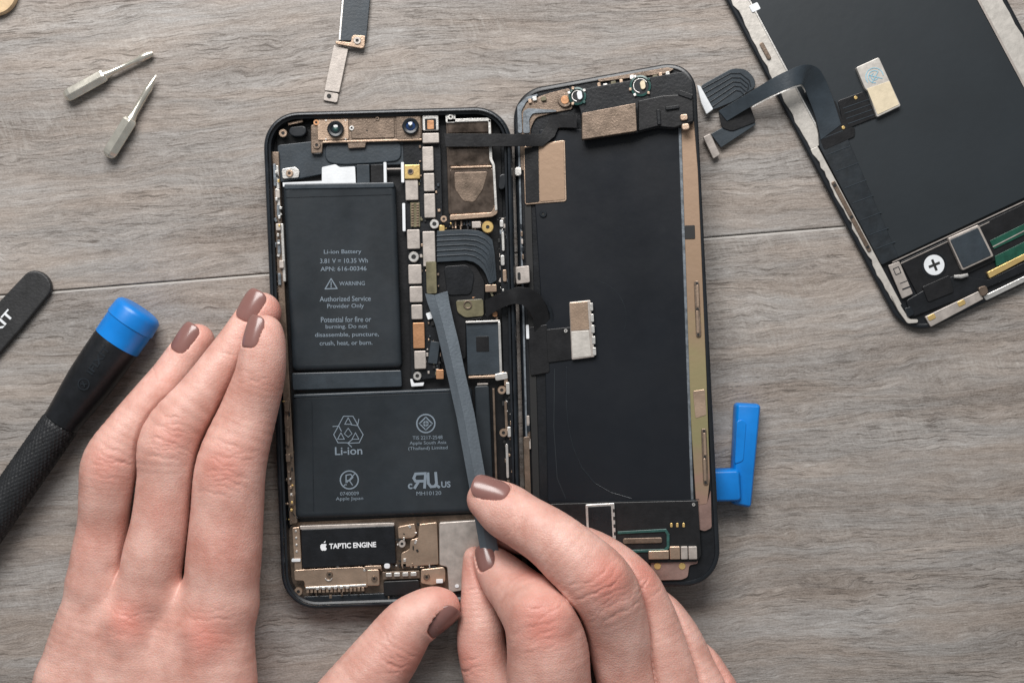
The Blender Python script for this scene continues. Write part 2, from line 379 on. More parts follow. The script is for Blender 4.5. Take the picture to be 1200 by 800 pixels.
# right rail
rx = lambda y: 583+(y-200)*0.028
part('side_rail', [(rx(255), 255), (rx(255)+9, 255), (rx(600)+10, 600), (rx(600)+1, 600)], 8, 17, 'black', 0.4)
for i, (y, h, m_) in enumerate([(258, 8, 'silver'), (272, 22, 'silver'), (299, 12, 'silver'), (316, 14, 'tan'), (436, 16, 'tan'), (448, 14, 'silver'), (470, 36, 'bronze'), (500, 12, 'silver'), (520, 40, 'silver'), (566, 20, 'tan')]):
    x = rx(y)+1+(i*2 % 4)
    part('side_clip', q(x, y, x+(4.5 if h < 20 else 3), y+h, 2, 1.5), 16, 20+(i % 3), m_, 0.5)
part('side_bar', [(577, 455), (579.5, 455), (584, 600), (581.5, 600)], 8, 18, 'bronze', 0.4)
screw(588, 457, 5, 24, ph, 'tan'); screw(590, 507, 5, 24, ph, 'tan')
part('shim', q(580, 437, 595, 445, 10, 2), 18, 23, 'silver', 0.6)

# --- batteries
def battery(pts, z1, r, ridge=True):
    poly = rp(pts, r, 5); cxx = sum(p[0] for p in poly)/len(poly); cyy = sum(p[1] for p in poly)/len(poly)
    hx = max(abs(p[0]-cxx) for p in poly); hy = max(abs(p[1]-cyy) for p in poly)
    def shr(d): return [(cxx+(p[0]-cxx)*(1-d/hx), cyy+(p[1]-cyy)*(1-d/hy)) for p in poly]
    o = MB().rings([shr(d) for d in (0.8, 0, 0.2, 1.4, 3.6, 6, 7)], [8, 12, z1-4, z1-1.5, z1-0.4, z1, z1-0.1], cap1=True).build('battery', 'slate', ph, 0, True, ang=70)
    return o
b1 = battery([(331, 216), (463, 213.5), (471, 431), (342, 435)], 22, 6)
part('wrap_fold', q(333, 214.5, 462, 221, 0.9, 2), 18, 23.2, 'flexblue', 1.2, b1)
part('wrap_seam', [(335, 231), (459, 227.5), (459, 228.3), (335, 231.8)], 21, 22.35, 'frame', 0, b1)
mb = MB(); Z = 22.3; A = 0.8
for s_, x, y, w_, h_ in [('Li-ion Battery', 401.5, 295.5, 44, 6.2), ('3.81 V⎓ 10.35 Wh', 403, 305.5, 56, 5.4), ('APN: 616-00346', 402.5, 314.8, 54, 5.2), ('WARNING', 412.5, 332, 30, 4.8),
                         ('Authorized Service', 404.5, 350, 60, 6.0), ('Provider Only', 405, 359, 43, 6.4), ('Potential for fire or', 405.5, 374.2, 59, 6.4),
                         ('burning. Do not', 406, 383, 49, 6.2), ('disassemble, puncture,', 406.5, 392.5, 75, 6.4), ('crush, heat, or burn.', 405.5, 402, 62, 6.0)]:
    if '⎓' in s_: s_ = '3.81 V = 10.35 Wh'
    mb.text(s_, x, y, w_, h_, A, Z, 0.008)
tri = [(381, 338.5), (388, 326.5), (395, 338)]
mb.stroke(tri, 1.3, Z, closed=True); mb.stroke([(388, 330.5), (388, 334.5)], 1.1, Z); mb.stroke([(388, 335.6), (388, 336.6)], 1.1, Z)
mb.build('lettering', 'ink', b1, 0)
part('divider', rp([(342, 437), (470, 433.5), (471, 453), (343, 457)], 2), 8, 20, 'flexblue', 1.0)
b2 = battery([(342, 461.5), (553, 453.5), (558, 601), (345.5, 608)], 22, 5)
part('wrap_fold', [(344, 462.2), (548, 454.6), (548, 458), (344, 466)], 19, 22.9, 'flexblue', 1.0, b2)
part('wrap_seam', [(365, 470), (366, 470), (368, 598), (367, 598)], 21, 22.3, 'frame', 0, b2)
part('wrap_seam', q(347, 603.5, 480, 605, 1.8), 14, 19.6, 'frame', 0.3, b2)
b3 = part('battery_flap', rp([(556, 452), (573, 451), (579, 598), (561, 600)], 3), 8, 19, 'slate', 1.5)
b3['label'] = 'narrow battery cell strip beside the steel lever'
mb = MB(); mb.text('Li-ion', 408.5, 528, 32, 9.4, 1.5, Z, 0.012)
# recycling loop: three chevron arrows round a triangle
cx, cy = 408, 503.5
mb.stroke([(402.5, 487.5), (413.5, 487.5), (417.5, 494.5), (420, 500), (425.5, 509), (421, 518.5), (411, 519), (405, 518.5), (396, 518.5), (391, 509), (396, 500), (398.5, 495)], 1.0, Z, closed=True)
for x_, y_, a_ in ((408, 493.5, 0), (399.5, 511, 0), (416.5, 511, 0)):
    mb.stroke([(x_, y_-4.2), (x_+4, y_+3.4), (x_-4, y_+3.4)], 0.9, Z+0.1, closed=True)
mb.stroke([(408, 501.5), (403.5, 508), (408, 512), (412.5, 508)], 0.8, Z+0.2, closed=True)
mb.stroke([(420.5, 491), (419, 498.5), (411.5, 497.5)], 1.0, Z+0.15); mb.stroke([(413, 514.5), (407.5, 519), (412, 523.5)], 1.0, Z+0.15); mb.stroke([(390, 499.5), (397, 499), (400, 505)], 1.0, Z+0.15)
# registered mark, circle and figure
mb.stroke(arc(409.3, 562, 10.5, 0, 350, 26), 1.5, Z, closed=True)
mb.stroke([(405.5, 568), (405.5, 556.5), (411, 555.5), (413.5, 559), (410, 562.5), (405.5, 563)], 1.3, Z); mb.stroke([(403, 569), (415.5, 555)], 1.1, Z); mb.stroke([(409.5, 563), (413, 568)], 1.2, Z)
mb.text('0740009', 409.5, 578, 22, 4.2, 1.5, Z, 0.0); mb.text('Apple Japan', 409.5, 584.3, 32, 5.0, 1.5, Z, 0.0)
mb.stroke(arc(499, 496, 10.6, 0, 350, 26), 1.6, Z, closed=True)
mb.text('TIS 2217-2548', 501, 512.5, 35, 4.2, 1.5, Z, 0.0); mb.text('Apple South Asia', 501.5, 519, 43, 4.8, 1.5, Z, 0.0); mb.text('(Thailand) Limited', 501.5, 525.2, 46, 5.0, 1.5, Z, 0.0)
mb.text('c', 480.6, 569.5, 5.4, 6.6, 1.5, Z, 0.03); mb.text('US', 522.5, 567.3, 11, 7.4, 1.5, Z, 0.03)
mb.text('MH10120', 502.5, 577.6, 29, 4.6, 1.5, Z, 0.0)
mb.add([U(x, y, Z) for x, y in [(499, 487.5), (507.5, 496), (499, 504.5), (490.5, 496)]], [(0, 1, 2, 3)])
# slanted R-U mark, the R mirrored
def strokes(pts, w_): mb.stroke(pts, w_, Z+0.05)
strokes([(497.5, 571), (498.7, 554.5), (487, 555), (484.8, 560), (487, 563.6), (497, 563.4)], 3.2); strokes([(490.5, 564), (486, 571.3)], 3.2)
strokes([(501.5, 554.4), (502, 566), (505, 570), (509.5, 569.6), (511.5, 566), (510.5, 553.8)], 3.2); strokes([(512.5, 569), (514.5, 570.5)], 3.0)
mb.build('lettering', 'ink', b2, 0)
mk = MB().stroke([(499, 490.5), (504.5, 496), (499, 501.5), (493.5, 496)], 1.2, Z+0.3, closed=True); mk.stroke([(499, 489), (499, 503)], 0.8, Z+0.35); mk.stroke([(492, 496), (506, 496)], 0.8, Z+0.4)
mk.build('emblem', 'slate', b2, 0)

# --- upper left: cameras on their bracket
part('flex_panel', rp([(325, 170), (362, 166), (493, 163), (493, 192), (430, 194), (326, 214)], 3), 8, 15, 'flexblue', 0.8)
part('flex_step', rp([(381, 168), (470, 165), (470, 188), (440, 191), (400, 193), (381, 190)], 8), 15, 17.5, 'flexblue', 1.0)
br = part('camera_bracket', rp([(364, 147), (370, 145), (371, 138), (494, 134), (494.5, 165), (429, 166.5), (428, 173), (408, 174), (407, 167), (378, 168), (377.5, 179), (364.5, 180)], 1.2, 2), 14, 22, 'bronze', 0.8)
part('bracket_plate', q(411.5, 139, 462, 162, 1.6, 2), 22, 23.4, 'bronze', 0.5, br)
part('bracket_plate', q(372, 140, 408.5, 164, 1.6, 2), 22, 23.8, 'tan', 0.5, br)
part('bracket_plate', q(464, 136, 493, 163, 1.6, 2), 22, 23.6, 'bronze', 0.5, br)
part('bracket_edge', [(378, 165.5), (494, 162.5), (494, 164.5), (378, 167.6)], 19, 23.2, 'tan', 0.4, br)
part('bracket_tab', q(364.5, 166.5, 377, 180, 1.5, 3), 17, 21.5, 'silver', 0.6, br)
screw(371, 170, 4.6, 24, br, 'bronze'); screw(370.5, 143.5, 3.6, 24, br, 'copper'); screw(412, 150, 3, 24.5, br, 'silver'); screw(442, 139, 2.6, 24.5, br, 'bronze')
for xx, yy in ((382, 141), (405, 141), (382, 163), (405, 163), (430, 153)): MB().cyl(xx, yy, 0.9, 23, 24.1, 8).build('rivet', 'hole' if xx == 430 else 'silver', br, 0)
for i, (x, y, m_) in enumerate(((393, 151, 'lens'), (481, 147.5, 'lensblue'))):
    o = MB().prism(rp([(x-13, y), (x, y-11.5), (x+13, y), (x, y+11.5)], 7), 22, 25.5).build('camera_module', 'black', ph, 1)
    MB().rings([circ(x, y, r) for r in (9.6, 9.6, 8.4, 5.8, 5.4)], [24, 28, 28.8, 28.2, 27]).build('lens_ring', 'blackgloss', o, 0, True)
    MB().rings([circ(x, y, r) for r in (5.6, 4, 2, 0.2)], [27.2, 28, 28.5, 28.6], cap1=True).build('lens', m_, o, 0, True)
    MB().rings([circ(x, y, r) for r in (2.6, 1.5, 0.1)], [28.4, 28.9, 29.1], cap1=True).build('lens_core', 'teal' if i == 0 else 'lens', o, 0, True)
part('sensor_oval', rp([(339, 149), (357, 147), (360, 154), (355, 160), (343, 160), (338, 156)], 5), 8, 20, 'blackgloss', 1.4)
part('corner_foil', q(337, 142, 355, 145, 12), 14, 20, 'tan', 0.4)
part('corner_foil', q(366, 134, 440, 137, 1.6), 14, 19, 'bronze', 0.4)
screw(331.5, 156, 5, 21, ph, 'tan')
part('tab_plate', rp([(330, 198), (346, 195.5), (351, 200), (350, 208), (331, 209.5)], 2), 15, 18, 'silver', 0.5); screw(339, 203, 4.2, 20.5, ph, 'tan')
part('pull_tab', rp([(377, 196), (393, 192.5), (398, 196), (416, 195), (417, 216), (377, 217)], 1.5), 12, 17.5, 'white', 0.5, label='white adhesive pull tab above the upper battery')
part('pull_tab', [(331, 214), (378, 212), (378, 216.5), (331.5, 219)], 12, 17, 'white', 0.4)
part('tape', q(418, 193, 433, 215, 1.5), 12, 16.6, 'flexblue', 0.4); part('tape', q(434.5, 193, 449, 215, 1.5), 12, 16.3, 'flex', 0.4)
part('foil_strip', q(449.5, 190, 453, 215, 1), 12, 20, 'white', 0.4); part('foil_strip', q(470, 190, 473.5, 214, 1), 12, 20, 'white', 0.4); part('foil_strip', q(453, 197, 471, 198.6, 1), 12, 19.6, 'shield', 0.2)
part('foil_strip', q(471.5, 238, 475, 271, 1), 12, 20, 'white', 0.4)

# --- logic board and its shield cans
board = part('circuit_board', rp([(472, 166), (516, 164), (519, 268), (512, 272), (516, 442), (482, 446), (478, 300), (474, 232)], 2), 8, 16, 'black', 0.5)
cn = part('connector', q(495, 135, 514, 153, 1.3, 1.5), 16, 24, 'silver', 0.8); part('connector_core', q(498, 139, 511, 152, 1.3, 1), 22, 24.6, 'black', 0.3, cn); part('contact_pad', q(500.5, 141, 508.5, 151.5, 1.3), 24, 25.2, 'copper', 0.3, cn)
part('connector_cover', q(495, 156, 514.5, 167.5, 1.3, 1), 16, 24, 'shield', 0.7)
cans = [(495, 172, 508, 200), (496.5, 203, 509, 224), (497, 227, 510, 255), (475, 211, 490, 234.5), (477, 269, 492, 291.5), (478.5, 310, 494, 332.5), (480, 335.5, 495, 354), (482, 357, 495, 374),
        (485.5, 411, 499, 432), (495.5, 271, 510, 312)]
for i, c in enumerate(cans):
    part('shield_can', q(*c, 1.5, 1.2), 16, 21.5, 'shield', 0.7)
part('copper_strip', q(484, 378, 497.5, 408, 1.5, 1), 16, 21, 'copper', 0.6)
g = part('antenna_block', q(474, 193, 492, 209.5, 1.3, 1), 16, 24, 'gold', 0.7, label='gold square block with a round hole'); MB().annulus(481, 201, 3.6, 2.2, 23, 25).build('eyelet', 'bronze', g, 0.2); MB().cyl(481, 201, 2.2, 22, 24.4).build('recess', 'hole', g, 0)
o = part('chip_row', q(481, 237, 492, 266, 1.5), 16, 18.5, 'olive', 0.3)
mbp = MB()
for k in range(9):
    mbp.prism(q(482, 238.5+k*3.1, 484.6, 240+k*3.1, 1.5, 0.2), 18, 20); mbp.prism(q(488, 238.5+k*3.1, 490.6, 240+k*3.1, 1.5, 0.2), 18, 20)
mbp.build('contact_pins', 'tan', o, 0)
for x, y, r in ((484.7, 301, 6.3), (509, 262.4, 5.6), (489, 440.3, 5)): screw(x, y, r, 23, ph, 'silver', hole=0.42, name='standoff')
part('film', q(499.5, 306, 511.5, 344, 1.5, 2), 19, 22.4, 'olive', 0.4)
for i in range(46):   # small board components
    yy = random.uniform(170, 440); xx = random.choice([492, 493.5, 511.5, 514, 498, 503]) + (yy-300)*0.02 if yy < 330 else random.uniform(499, 517)
    part('chip', q(xx, yy, xx+random.uniform(1.4, 3.2), yy+random.uniform(1.4, 3.6), 2, 0.2), 15.5, 17.5+random.uniform(0, 1.5), random.choice(['bronze', 'tan', 'hole', 'shield', 'flexblue', 'olive']), 0.2)
part('chip', q(503, 400, 514, 426, -8, 1), 15, 19, 'flexblue', 0.5); part('chip', q(511, 433, 520, 444, 0, 1), 15, 20, 'copper', 0.5); part('chip', q(500, 366, 506, 374, 20, 1), 16, 21.5, 'white', 0.4)
part('foil_corner', rp([(480.5, 444), (483, 444), (485, 449), (497, 448), (496, 452), (482, 453)], 1), 14, 22, 'white', 0.5)
# --- rear camera module
cm = part('rear_camera', q(524, 141, 578, 251, 1.6, 4), 8, 18, 'brown', 0.8)
part('camera_plate', q(525, 142, 573, 155.5, 1.6, 1.5), 18, 20.5, 'brown', 0.6, cm)
part('camera_plate', q(526, 174, 575, 194, 1.6, 1.5), 18, 20.5, 'brown', 0.6, cm)
part('camera_plate', q(528, 198, 579, 250, 1.6, 2), 18, 20.5, 'brown', 0.6, cm)
part('camera_foil', rp([(532, 202), (572, 201), (566, 222), (556, 237), (543, 236), (533, 222)], 3), 20, 21.3, 'bronze', 0.6, cm)
part('trim', [(524, 139.5), (572, 138), (575, 141), (575, 144), (571, 142), (524, 143.5)], 18, 23, 'silver', 0.4, cm)
part('trim', [(572, 140), (575, 140), (577, 186), (580, 193), (583, 246), (580, 247), (577, 194), (573.5, 187)], 18, 23, 'silver', 0.4, cm)
part('trim', rp([(527, 252), (576, 249), (580, 240), (583, 240), (583, 250), (577, 254), (527, 258)], 2), 15, 22, 'tan', 0.6, cm)
part('trim', [(528, 195.5), (576, 194), (576, 196), (528, 197.4)], 18, 22.3, 'tan', 0.3, cm)
part('bracket_tab', q(522, 132.5, 534, 144, 1.5, 2), 18, 23, 'silver', 0.5, cm); screw(528, 137, 3.4, 25, cm, 'silver')
screw(520, 256.5, 4, 24, ph, 'tan'); screw(571.5, 266, 7, 24.5, ph, 'gold', hole=0.3)
part('chip', q(553, 259.5, 563.5, 267, 1.5), 12, 20, 'shield', 0.4); part('chip', q(514.5, 264, 521, 271, 0), 12, 20, 'gold', 0.4)
for i in range(14): part('chip', q(526+i*3.4, 260+random.uniform(-2, 5), 528+i*3.4, 263+random.uniform(0, 5), 2, 0.2), 10, 15, random.choice(['hole', 'bronze', 'flexblue', 'tan']), 0.2)
part('grommet', rp([(585, 205), (592, 203), (594, 212), (591, 222), (584, 222)], 4), 8, 24, 'blackgloss', 1)
# --- ribbed slate flex
def interp(A, B, t): return [(a[0]*(1-t)+b[0]*t, a[1]*(1-t)+b[1]*t) for a, b in zip(A, B)]
topE = [(512, 270.5), (530, 269.5), (546, 269), (560, 270), (570, 274), (577, 281), (579.5, 296), (582, 328)]
botE = [(512, 307), (530, 306), (546, 305), (555, 307), (561, 311), (566, 316), (569, 321), (573.5, 333)]
fx = MB().prism(rp(topE+botE[::-1], 0.5, 1), 12, 21).build('ribbed_flex', 'flexblue', ph, 0.8)
rb = MB()
for k in range(1, 6):
    P_ = interp(topE, botE, k/6.2); rb.stroke(P_, 1.3, 22.2, 1.6)
rb.build('ribs', 'flexblue', fx, 0.3)
part('flex_panel', rp([(511, 308), (545, 306), (558, 312), (568, 330), (567, 372), (546, 376), (546, 420), (517, 425)], 3), 8, 15, 'flex', 0.6)
part('flex_panel', rp([(520, 312), (548, 310), (556, 322), (552, 345), (524, 346)], 5), 15, 17, 'black', 0.6)
part('film', rp([(534, 352), (566, 350), (567, 370), (545, 372), (536, 366)], 3), 15, 18, 'olive', 0.5)
MB().annulus(548, 357, 5, 3.6, 17, 19.6).build('eyelet', 'bronze', ph, 0.3)
part('connector', q(568.5, 333.5, 582, 342, 2, 1), 14, 20, 'tan', 0.5); part('chip', q(577, 365, 583, 371, 0, 2), 14, 20, 'copper', 0.5)
ch = part('large_chip', q(547, 378.5, 586, 439, 1.8, 1.5), 10, 17.5, 'flexblue', 0.6)
part('chip_square', q(558, 394, 573, 412, 1.5, 1), 17.4, 17.9, 'flex', 0.2, ch)
part('trim', [(545.5, 376.5), (586, 375), (586, 377), (546, 378.6)], 14, 21, 'silver', 0.3); part('trim', q(584.5, 377, 587.5, 437, 2), 14, 21, 'silver', 0.4); part('trim', [(549, 441), (580, 439.5), (590, 435), (592, 437), (582, 442.5), (549, 443.5)], 14, 21, 'tan', 0.4)
part('trim', q(559, 449, 572, 450.6, 2), 14, 20, 'shield', 0.2)
# --- bottom: haptic module, plates, contacts
hm = part('haptic_module', rp([(352.5, 620), (462, 615.5), (464, 660), (354, 665.5)], 2), 8, 21, 'black', 0.8)
mbt = MB().text('TAPTIC ENGINE', 413.2, 638.6, 55, 6.3, 2.2, 21.35, 0.03)
ap = [(379, 637.2), (380.6, 636.6), (382.2, 637.2), (382.7, 638), (381.6, 639.6), (381.8, 641.2), (383, 642.2), (382, 644.2), (380.8, 645), (379.2, 644.5), (377.6, 645), (376.2, 643.8), (375.2, 641), (375.5, 638.4), (377.2, 636.8)]
mbt.add([U(x, y, 21.35) for x, y in ap], [tuple(range(len(ap)))]); mbt.add([U(x, y, 21.35) for x, y in [(379.3, 636), (379.8, 634.4), (381.6, 633.2), (381.2, 635.2)]], [(0, 1, 2, 3)])
mbt.build('lettering', 'inkwhite', hm, 0)
part('module_edge', [(351, 616), (456, 612.4), (462, 613), (462, 616), (352, 620.4)], 8, 20, 'shield', 0.5, hm)
part('bracket', rp([(342, 618), (351, 617), (354, 667), (345, 668)], 1.5), 9, 18, 'tan', 0.6)
for yy in (622, 630, 638, 646): MB().cyl(346.5+(yy-620)*0.04, yy, 1.4, 17, 19.2, 10).build('rivet', 'silver', ph, 0.2)
part('bracket_tab', q(341.5, 654.5, 352, 658, 2), 14, 21, 'white', 0.4)
part('charge_plate', rp([(344, 668), (352, 667), (424, 663.5), (430, 666), (431, 688), (358, 691), (356, 680), (345, 680)], 2, 3), 9, 18, 'tan', 0.7)
part('plate_edge', [(358, 687.5), (429, 684), (429, 686.6), (358, 690)], 15, 20, 'silver', 0.4)
mbk = MB()
for k in range(15): mbk.prism(q(359+k*4.6, 690-k*0.16, 362.2+k*4.6, 694.5-k*0.16, 2, 0.3), 12, 18.5)
mbk.build('contact_row', 'tan', ph, 0.3)
mbk = MB()
for k in range(6): mbk.prism(q(370+k*7, 687.6-k*0.3, 373.6+k*7, 690.8-k*0.3, 2, 0.3), 16, 21)
mbk.build('contact_row', 'silver', ph, 0.3)
screw(349.5, 693, 5, 22, ph, 'tan'); screw(386, 673, 3.8, 20, ph, 'bronze'); MB().stroke(arc(385, 676, 4, 20, 160, 8), 1.2, 19.5, 1).build('foil_curl', 'silver', ph, 0.2)
part('bracket', q(430, 667, 444.5, 686, 2, 2), 10, 20, 'tan', 0.7); screw(438.5, 678, 3.6, 22, ph, 'bronze')
part('plate_edge', q(427, 662.5, 447, 666.5, 2), 12, 20.5, 'tan', 0.4); part('foil_corner', q(450, 660, 457, 666, 0, 2.5), 12, 22, 'white', 0.6)
part('contact_strip', q(448, 669, 492, 678, 2), 10, 17, 'bronze', 0.4)
for k in range(4): part('contact_pad', q(452+k*9.7, 671-k*0.3, 459+k*9.7, 675.6-k*0.3, 2, 1), 16, 20, 'silver', 0.4)
part('charge_connector', rp([(449, 681), (491, 679), (493, 695), (450, 698)], 2), 9, 19, 'flex', 0.8)
part('bracket', rp([(493, 667), (520, 664), (522, 668), (522, 681), (506, 686), (493, 683)], 2), 10, 19, 'tan', 0.7); screw(500, 676, 3.8, 21.5, ph, 'bronze')
part('foil_corner', q(511, 678.5, 519, 683, 2), 14, 21.5, 'white', 0.4)
part('shield_plate', rp([(466, 617), (486, 613), (488, 626), (484, 630), (467, 631)], 2, 3), 9, 19, 'tan', 0.6)
part('shield_plate', rp([(491, 614), (512, 611.5), (514, 661), (470, 664), (470, 648), (480, 643), (481, 632), (490, 630)], 2, 3), 9, 18, 'tan', 0.6)
screw(471, 637, 4.4, 20, ph, 'shield')
part('speaker_box', rp([(514.5, 612), (560, 609), (566, 688), (526, 694), (524, 664), (515, 662)], 2, 3), 9, 20, 'shield', 0.9, label='plain brushed speaker cover under the right fingertips')
for k in range(3): part('contact_pad', q(533+k*8, 684.5, 538+k*8, 688.5, 2, 2), 18, 21, 'white', 0.4)
part('shield_plate', rp([(566, 609), (597, 607), (599, 675), (572, 684)], 4), 9, 17, 'bronze', 0.6)
part('bottom_lip', rp([(345, 699), (560, 690), (595, 680), (594, 688), (560, 698), (346, 706)], 3), 8, 15, 'frame', 0.6)
for k in range(9): part('chip', q(452+k*7+random.uniform(-2, 2), 662+random.uniform(-2, 2), 455+k*7, 665, 3, 0.3), 10, 18, random.choice(['hole', 'silver', 'bronze', 'tan']), 0.2)

def clutter(n, xf, y0, y1, z0, z1, mats, w0=1.2, w1=3.4):
    for i in range(n):
        y = random.uniform(y0, y1); x = xf(y); w_ = random.uniform(w0, w1); h_ = random.uniform(w0, w1*1.6)
        part('chip', q(x-w_/2, y-h_/2, x+w_/2, y+h_/2, random.choice([2, 2, 2, 30, -20]), 0.4), z0, random.uniform(z0+1.5, z1), random.choice(mats), 0.25)
clutter(46, lambda y: lx(y)+random.uniform(-1, 8), 190, 345, 14, 23, ['silver', 'bronze', 'hole', 'hole', 'shield', 'trim'])
clutter(30, lambda y: lx(y)+random.uniform(1, 11), 470, 612, 14, 20, ['bronze', 'tan', 'hole', 'hole', 'bronze', 'gold'])
clutter(46, lambda y: rx(y)+random.uniform(-1, 9), 255, 370, 14, 20, ['silver', 'trim', 'hole', 'hole', 'shield'])
clutter(34, lambda y: rx(y)+random.uniform(-1, 9), 440, 600, 14, 20, ['bronze', 'tan', 'hole', 'hole', 'silver'])
clutter(22, lambda y: random.uniform(345, 366), 136, 140, 10, 19, ['bronze', 'hole', 'tan'])
clutter(26, lambda y: random.uniform(375, 470), 133, 137, 14, 20, ['bronze', 'hole', 'copper', 'tan'])
clutter(24, lambda y: random.uniform(519, 575), 259, 268, 12, 18, ['hole', 'bronze', 'tan', 'flexblue', 'gold'])
clutter(30, lambda y: random.uniform(493, 520), 375, 445, 12, 19, ['hole', 'bronze', 'tan', 'flexblue', 'shield'])
clutter(34, lambda y: random.uniform(345, 512), 660, 668, 14, 20, ['hole', 'bronze', 'tan', 'hole', 'silver'])
clutter(30, lambda y: random.uniform(352, 520), 694, 700, 12, 18, ['hole', 'frame', 'flexblue', 'bronze', 'hole'])
clutter(16, lambda y: random.uniform(540, 584), 338, 374, 14, 18, ['hole', 'olive', 'bronze', 'copper'])
clutter(14, lambda y: random.uniform(464, 490), 613, 664, 17, 20, ['hole', 'bronze', 'silver'])

# ---------------------------------------------------------------- display assembly, raised on its right side
dp = thing('display_panel', 612, 410, 9, 'opened black phone display, inner side up, joined to the phone body by ribbon cables', 'phone screen')
def dpart(name, poly, z0, z1, m, bevel=0.5, parent=None, **k): return MB(tilt).prism(poly, z0, z1).build(name, m, parent or dp, bevel, **k)
dout = rp([(601, 107), (815, 68), (846, 686), (618, 692)], [34, 40, 44, 40], 12)
MB(tilt).rings([offs(dout, d) for d in (3, 0.4, 0, 0.5, 2, 5.5, 6.2)], [-8, -6.5, -2, 1, 2.4, 2.4, 0], cap0=True).build('bezel', 'blackgloss', dp, 0, True, ang=60)
dpart('backing', offs(dout, 5.8), -6, 0.4, 'black', 0)
# left hinge edge: gasket, silver channel
dpart('edge_channel', [(606.5, 160), (609, 160), (622, 650), (619.5, 650)], 0, 3.5, 'trim', 0.4)
dpart('edge_channel', [(612, 150), (620, 148), (634, 640), (626, 642)], 0, 2.2, 'hole', 0.4)
sheet = dpart('graphite_sheet', rp([(632, 152), (798, 150), (812, 586), (642, 588), (639, 430), (627, 240)], 2), 0, 3.6, 'graphite', 0.8)
crz = MB(tilt).stroke([(664, 430), (663.5, 470), (666, 500), (672, 525), (682, 548), (697, 566), (716, 577), (740, 584)], 1.2, 4.0, 0.5); crz.build('sheet_crease', 'frame', sheet, 0.3)
MB(tilt).stroke(arc(690, 372, 44, -75, 20, 14), 0.7, 3.8, 0.3).build('sheet_crease', 'frame', sheet, 0)
MB(tilt).stroke([(650, 432), (649, 500), (653, 560), (663, 584)], 0.8, 3.9, 0.4).build('sheet_crease', 'graphite2', sheet, 0)
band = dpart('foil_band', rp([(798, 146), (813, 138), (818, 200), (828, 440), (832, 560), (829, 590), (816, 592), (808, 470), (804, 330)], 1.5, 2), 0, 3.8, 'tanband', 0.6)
dpart('foil_edge', [(795, 150), (798.5, 150), (813, 590), (810, 590)], 0, 4.6, 'trim', 0.4)
dpart('foil_tab', rp([(815, 590), (829, 589), (833, 574), (834, 618), (826, 622), (819, 620)], 2), 0, 3.4, 'pink', 0.5)
dpart('marker', q(802.5, 264, 814.5, 280, 2), 3.6, 4.6, 'hole', 0.3, band)
for (x, y0, y1) in ((817.5, 329, 395), (826, 502, 568)):
    dpart('slot_clip', q(x-3, y0, x+3, y1, 2.3, 2.5), 3.5, 5.4, 'bronze', 0.5)
    dpart('slot', q(x-1.4, y0+5, x+1.4, (y0+y1)/2-2, 2.3, 1), 5.3, 5.9, 'tan', 0.2); dpart('slot', q(x-1.4, (y0+y1)/2+2, x+1.4, y1-5, 2.3, 1), 5.3, 5.9, 'tan', 0.2)
    for yy in (y0+3, (y0+y1)/2, y1-3): MB(tilt).cyl(x+(yy-(y0+y1)/2)*0.03, yy, 1.5, 5, 6.2, 10).build('pin', 'hole', dp, 0)
dpart('foil_patch', rp([(812, 458), (826, 456), (828, 486), (815, 490)], 2), 3.7, 4.3, 'tan', 0.3, band)
# top left bracket and silver trim
dpart('corner_bracket', rp([(611, 122), (640, 110), (668, 103), (672, 128), (650, 132), (628, 138), (622, 150), (620, 200), (610, 200), (608, 140)], 4, 3), 0, 3, 'bronze', 0.6)
dpart('trim', rp([(606, 124), (616, 114), (630, 110), (630, 112.5), (617, 119), (611, 130), (612, 156), (607, 156)], 2, 3), 2, 5, 'trim', 0.5)
dpart('trim', rp([(613, 131), (618, 127), (652, 129), (652, 131), (624, 133), (620, 140), (621, 156), (613, 156)], 2, 3), 2, 5.4, 'trim', 0.5)
dpart('trim', rp([(700, 93), (760, 83), (782, 79), (790, 81), (782, 86), (702, 96)], 1, 2), 1, 4, 'bronze', 0.4)
for i, (x, y) in enumerate([(619, 116), (624, 113), (634, 113), (700, 97), (707, 98), (716, 95), (726, 93), (738, 88), (765, 88), (772, 85), (780, 84), (766, 96), (762, 104)]):
    dpart('spring_contact', q(x, y, x+4+(i % 3), y+5, 10, 1), 3, 6.5, ['tan', 'silver', 'olive'][i % 3], 0.4)
sm = dpart('sensor_module', rp([(670, 108), (700, 101), (800, 84), (812, 96), (814, 144), (786, 152), (770, 150), (747, 156), (690, 164), (683, 160), (680, 128)], 4, 3), 0.4, 12, 'black', 1.2)
dpart('speaker_block', rp([(748, 118), (776, 112), (812, 110), (813, 142), (790, 150), (770, 148), (748, 154)], 2), 11.8, 17, 'flex', 1, sm)
dpart('module_rib', q(770, 128, 774, 146, 4), 16.8, 20, 'black', 0.6, sm); dpart('module_rib', q(780, 124, 796, 128, 8), 16.8, 20, 'black', 0.6, sm); dpart('module_rib', q(795, 108, 812, 114, -20), 16.8, 19, 'black', 0.6, sm)
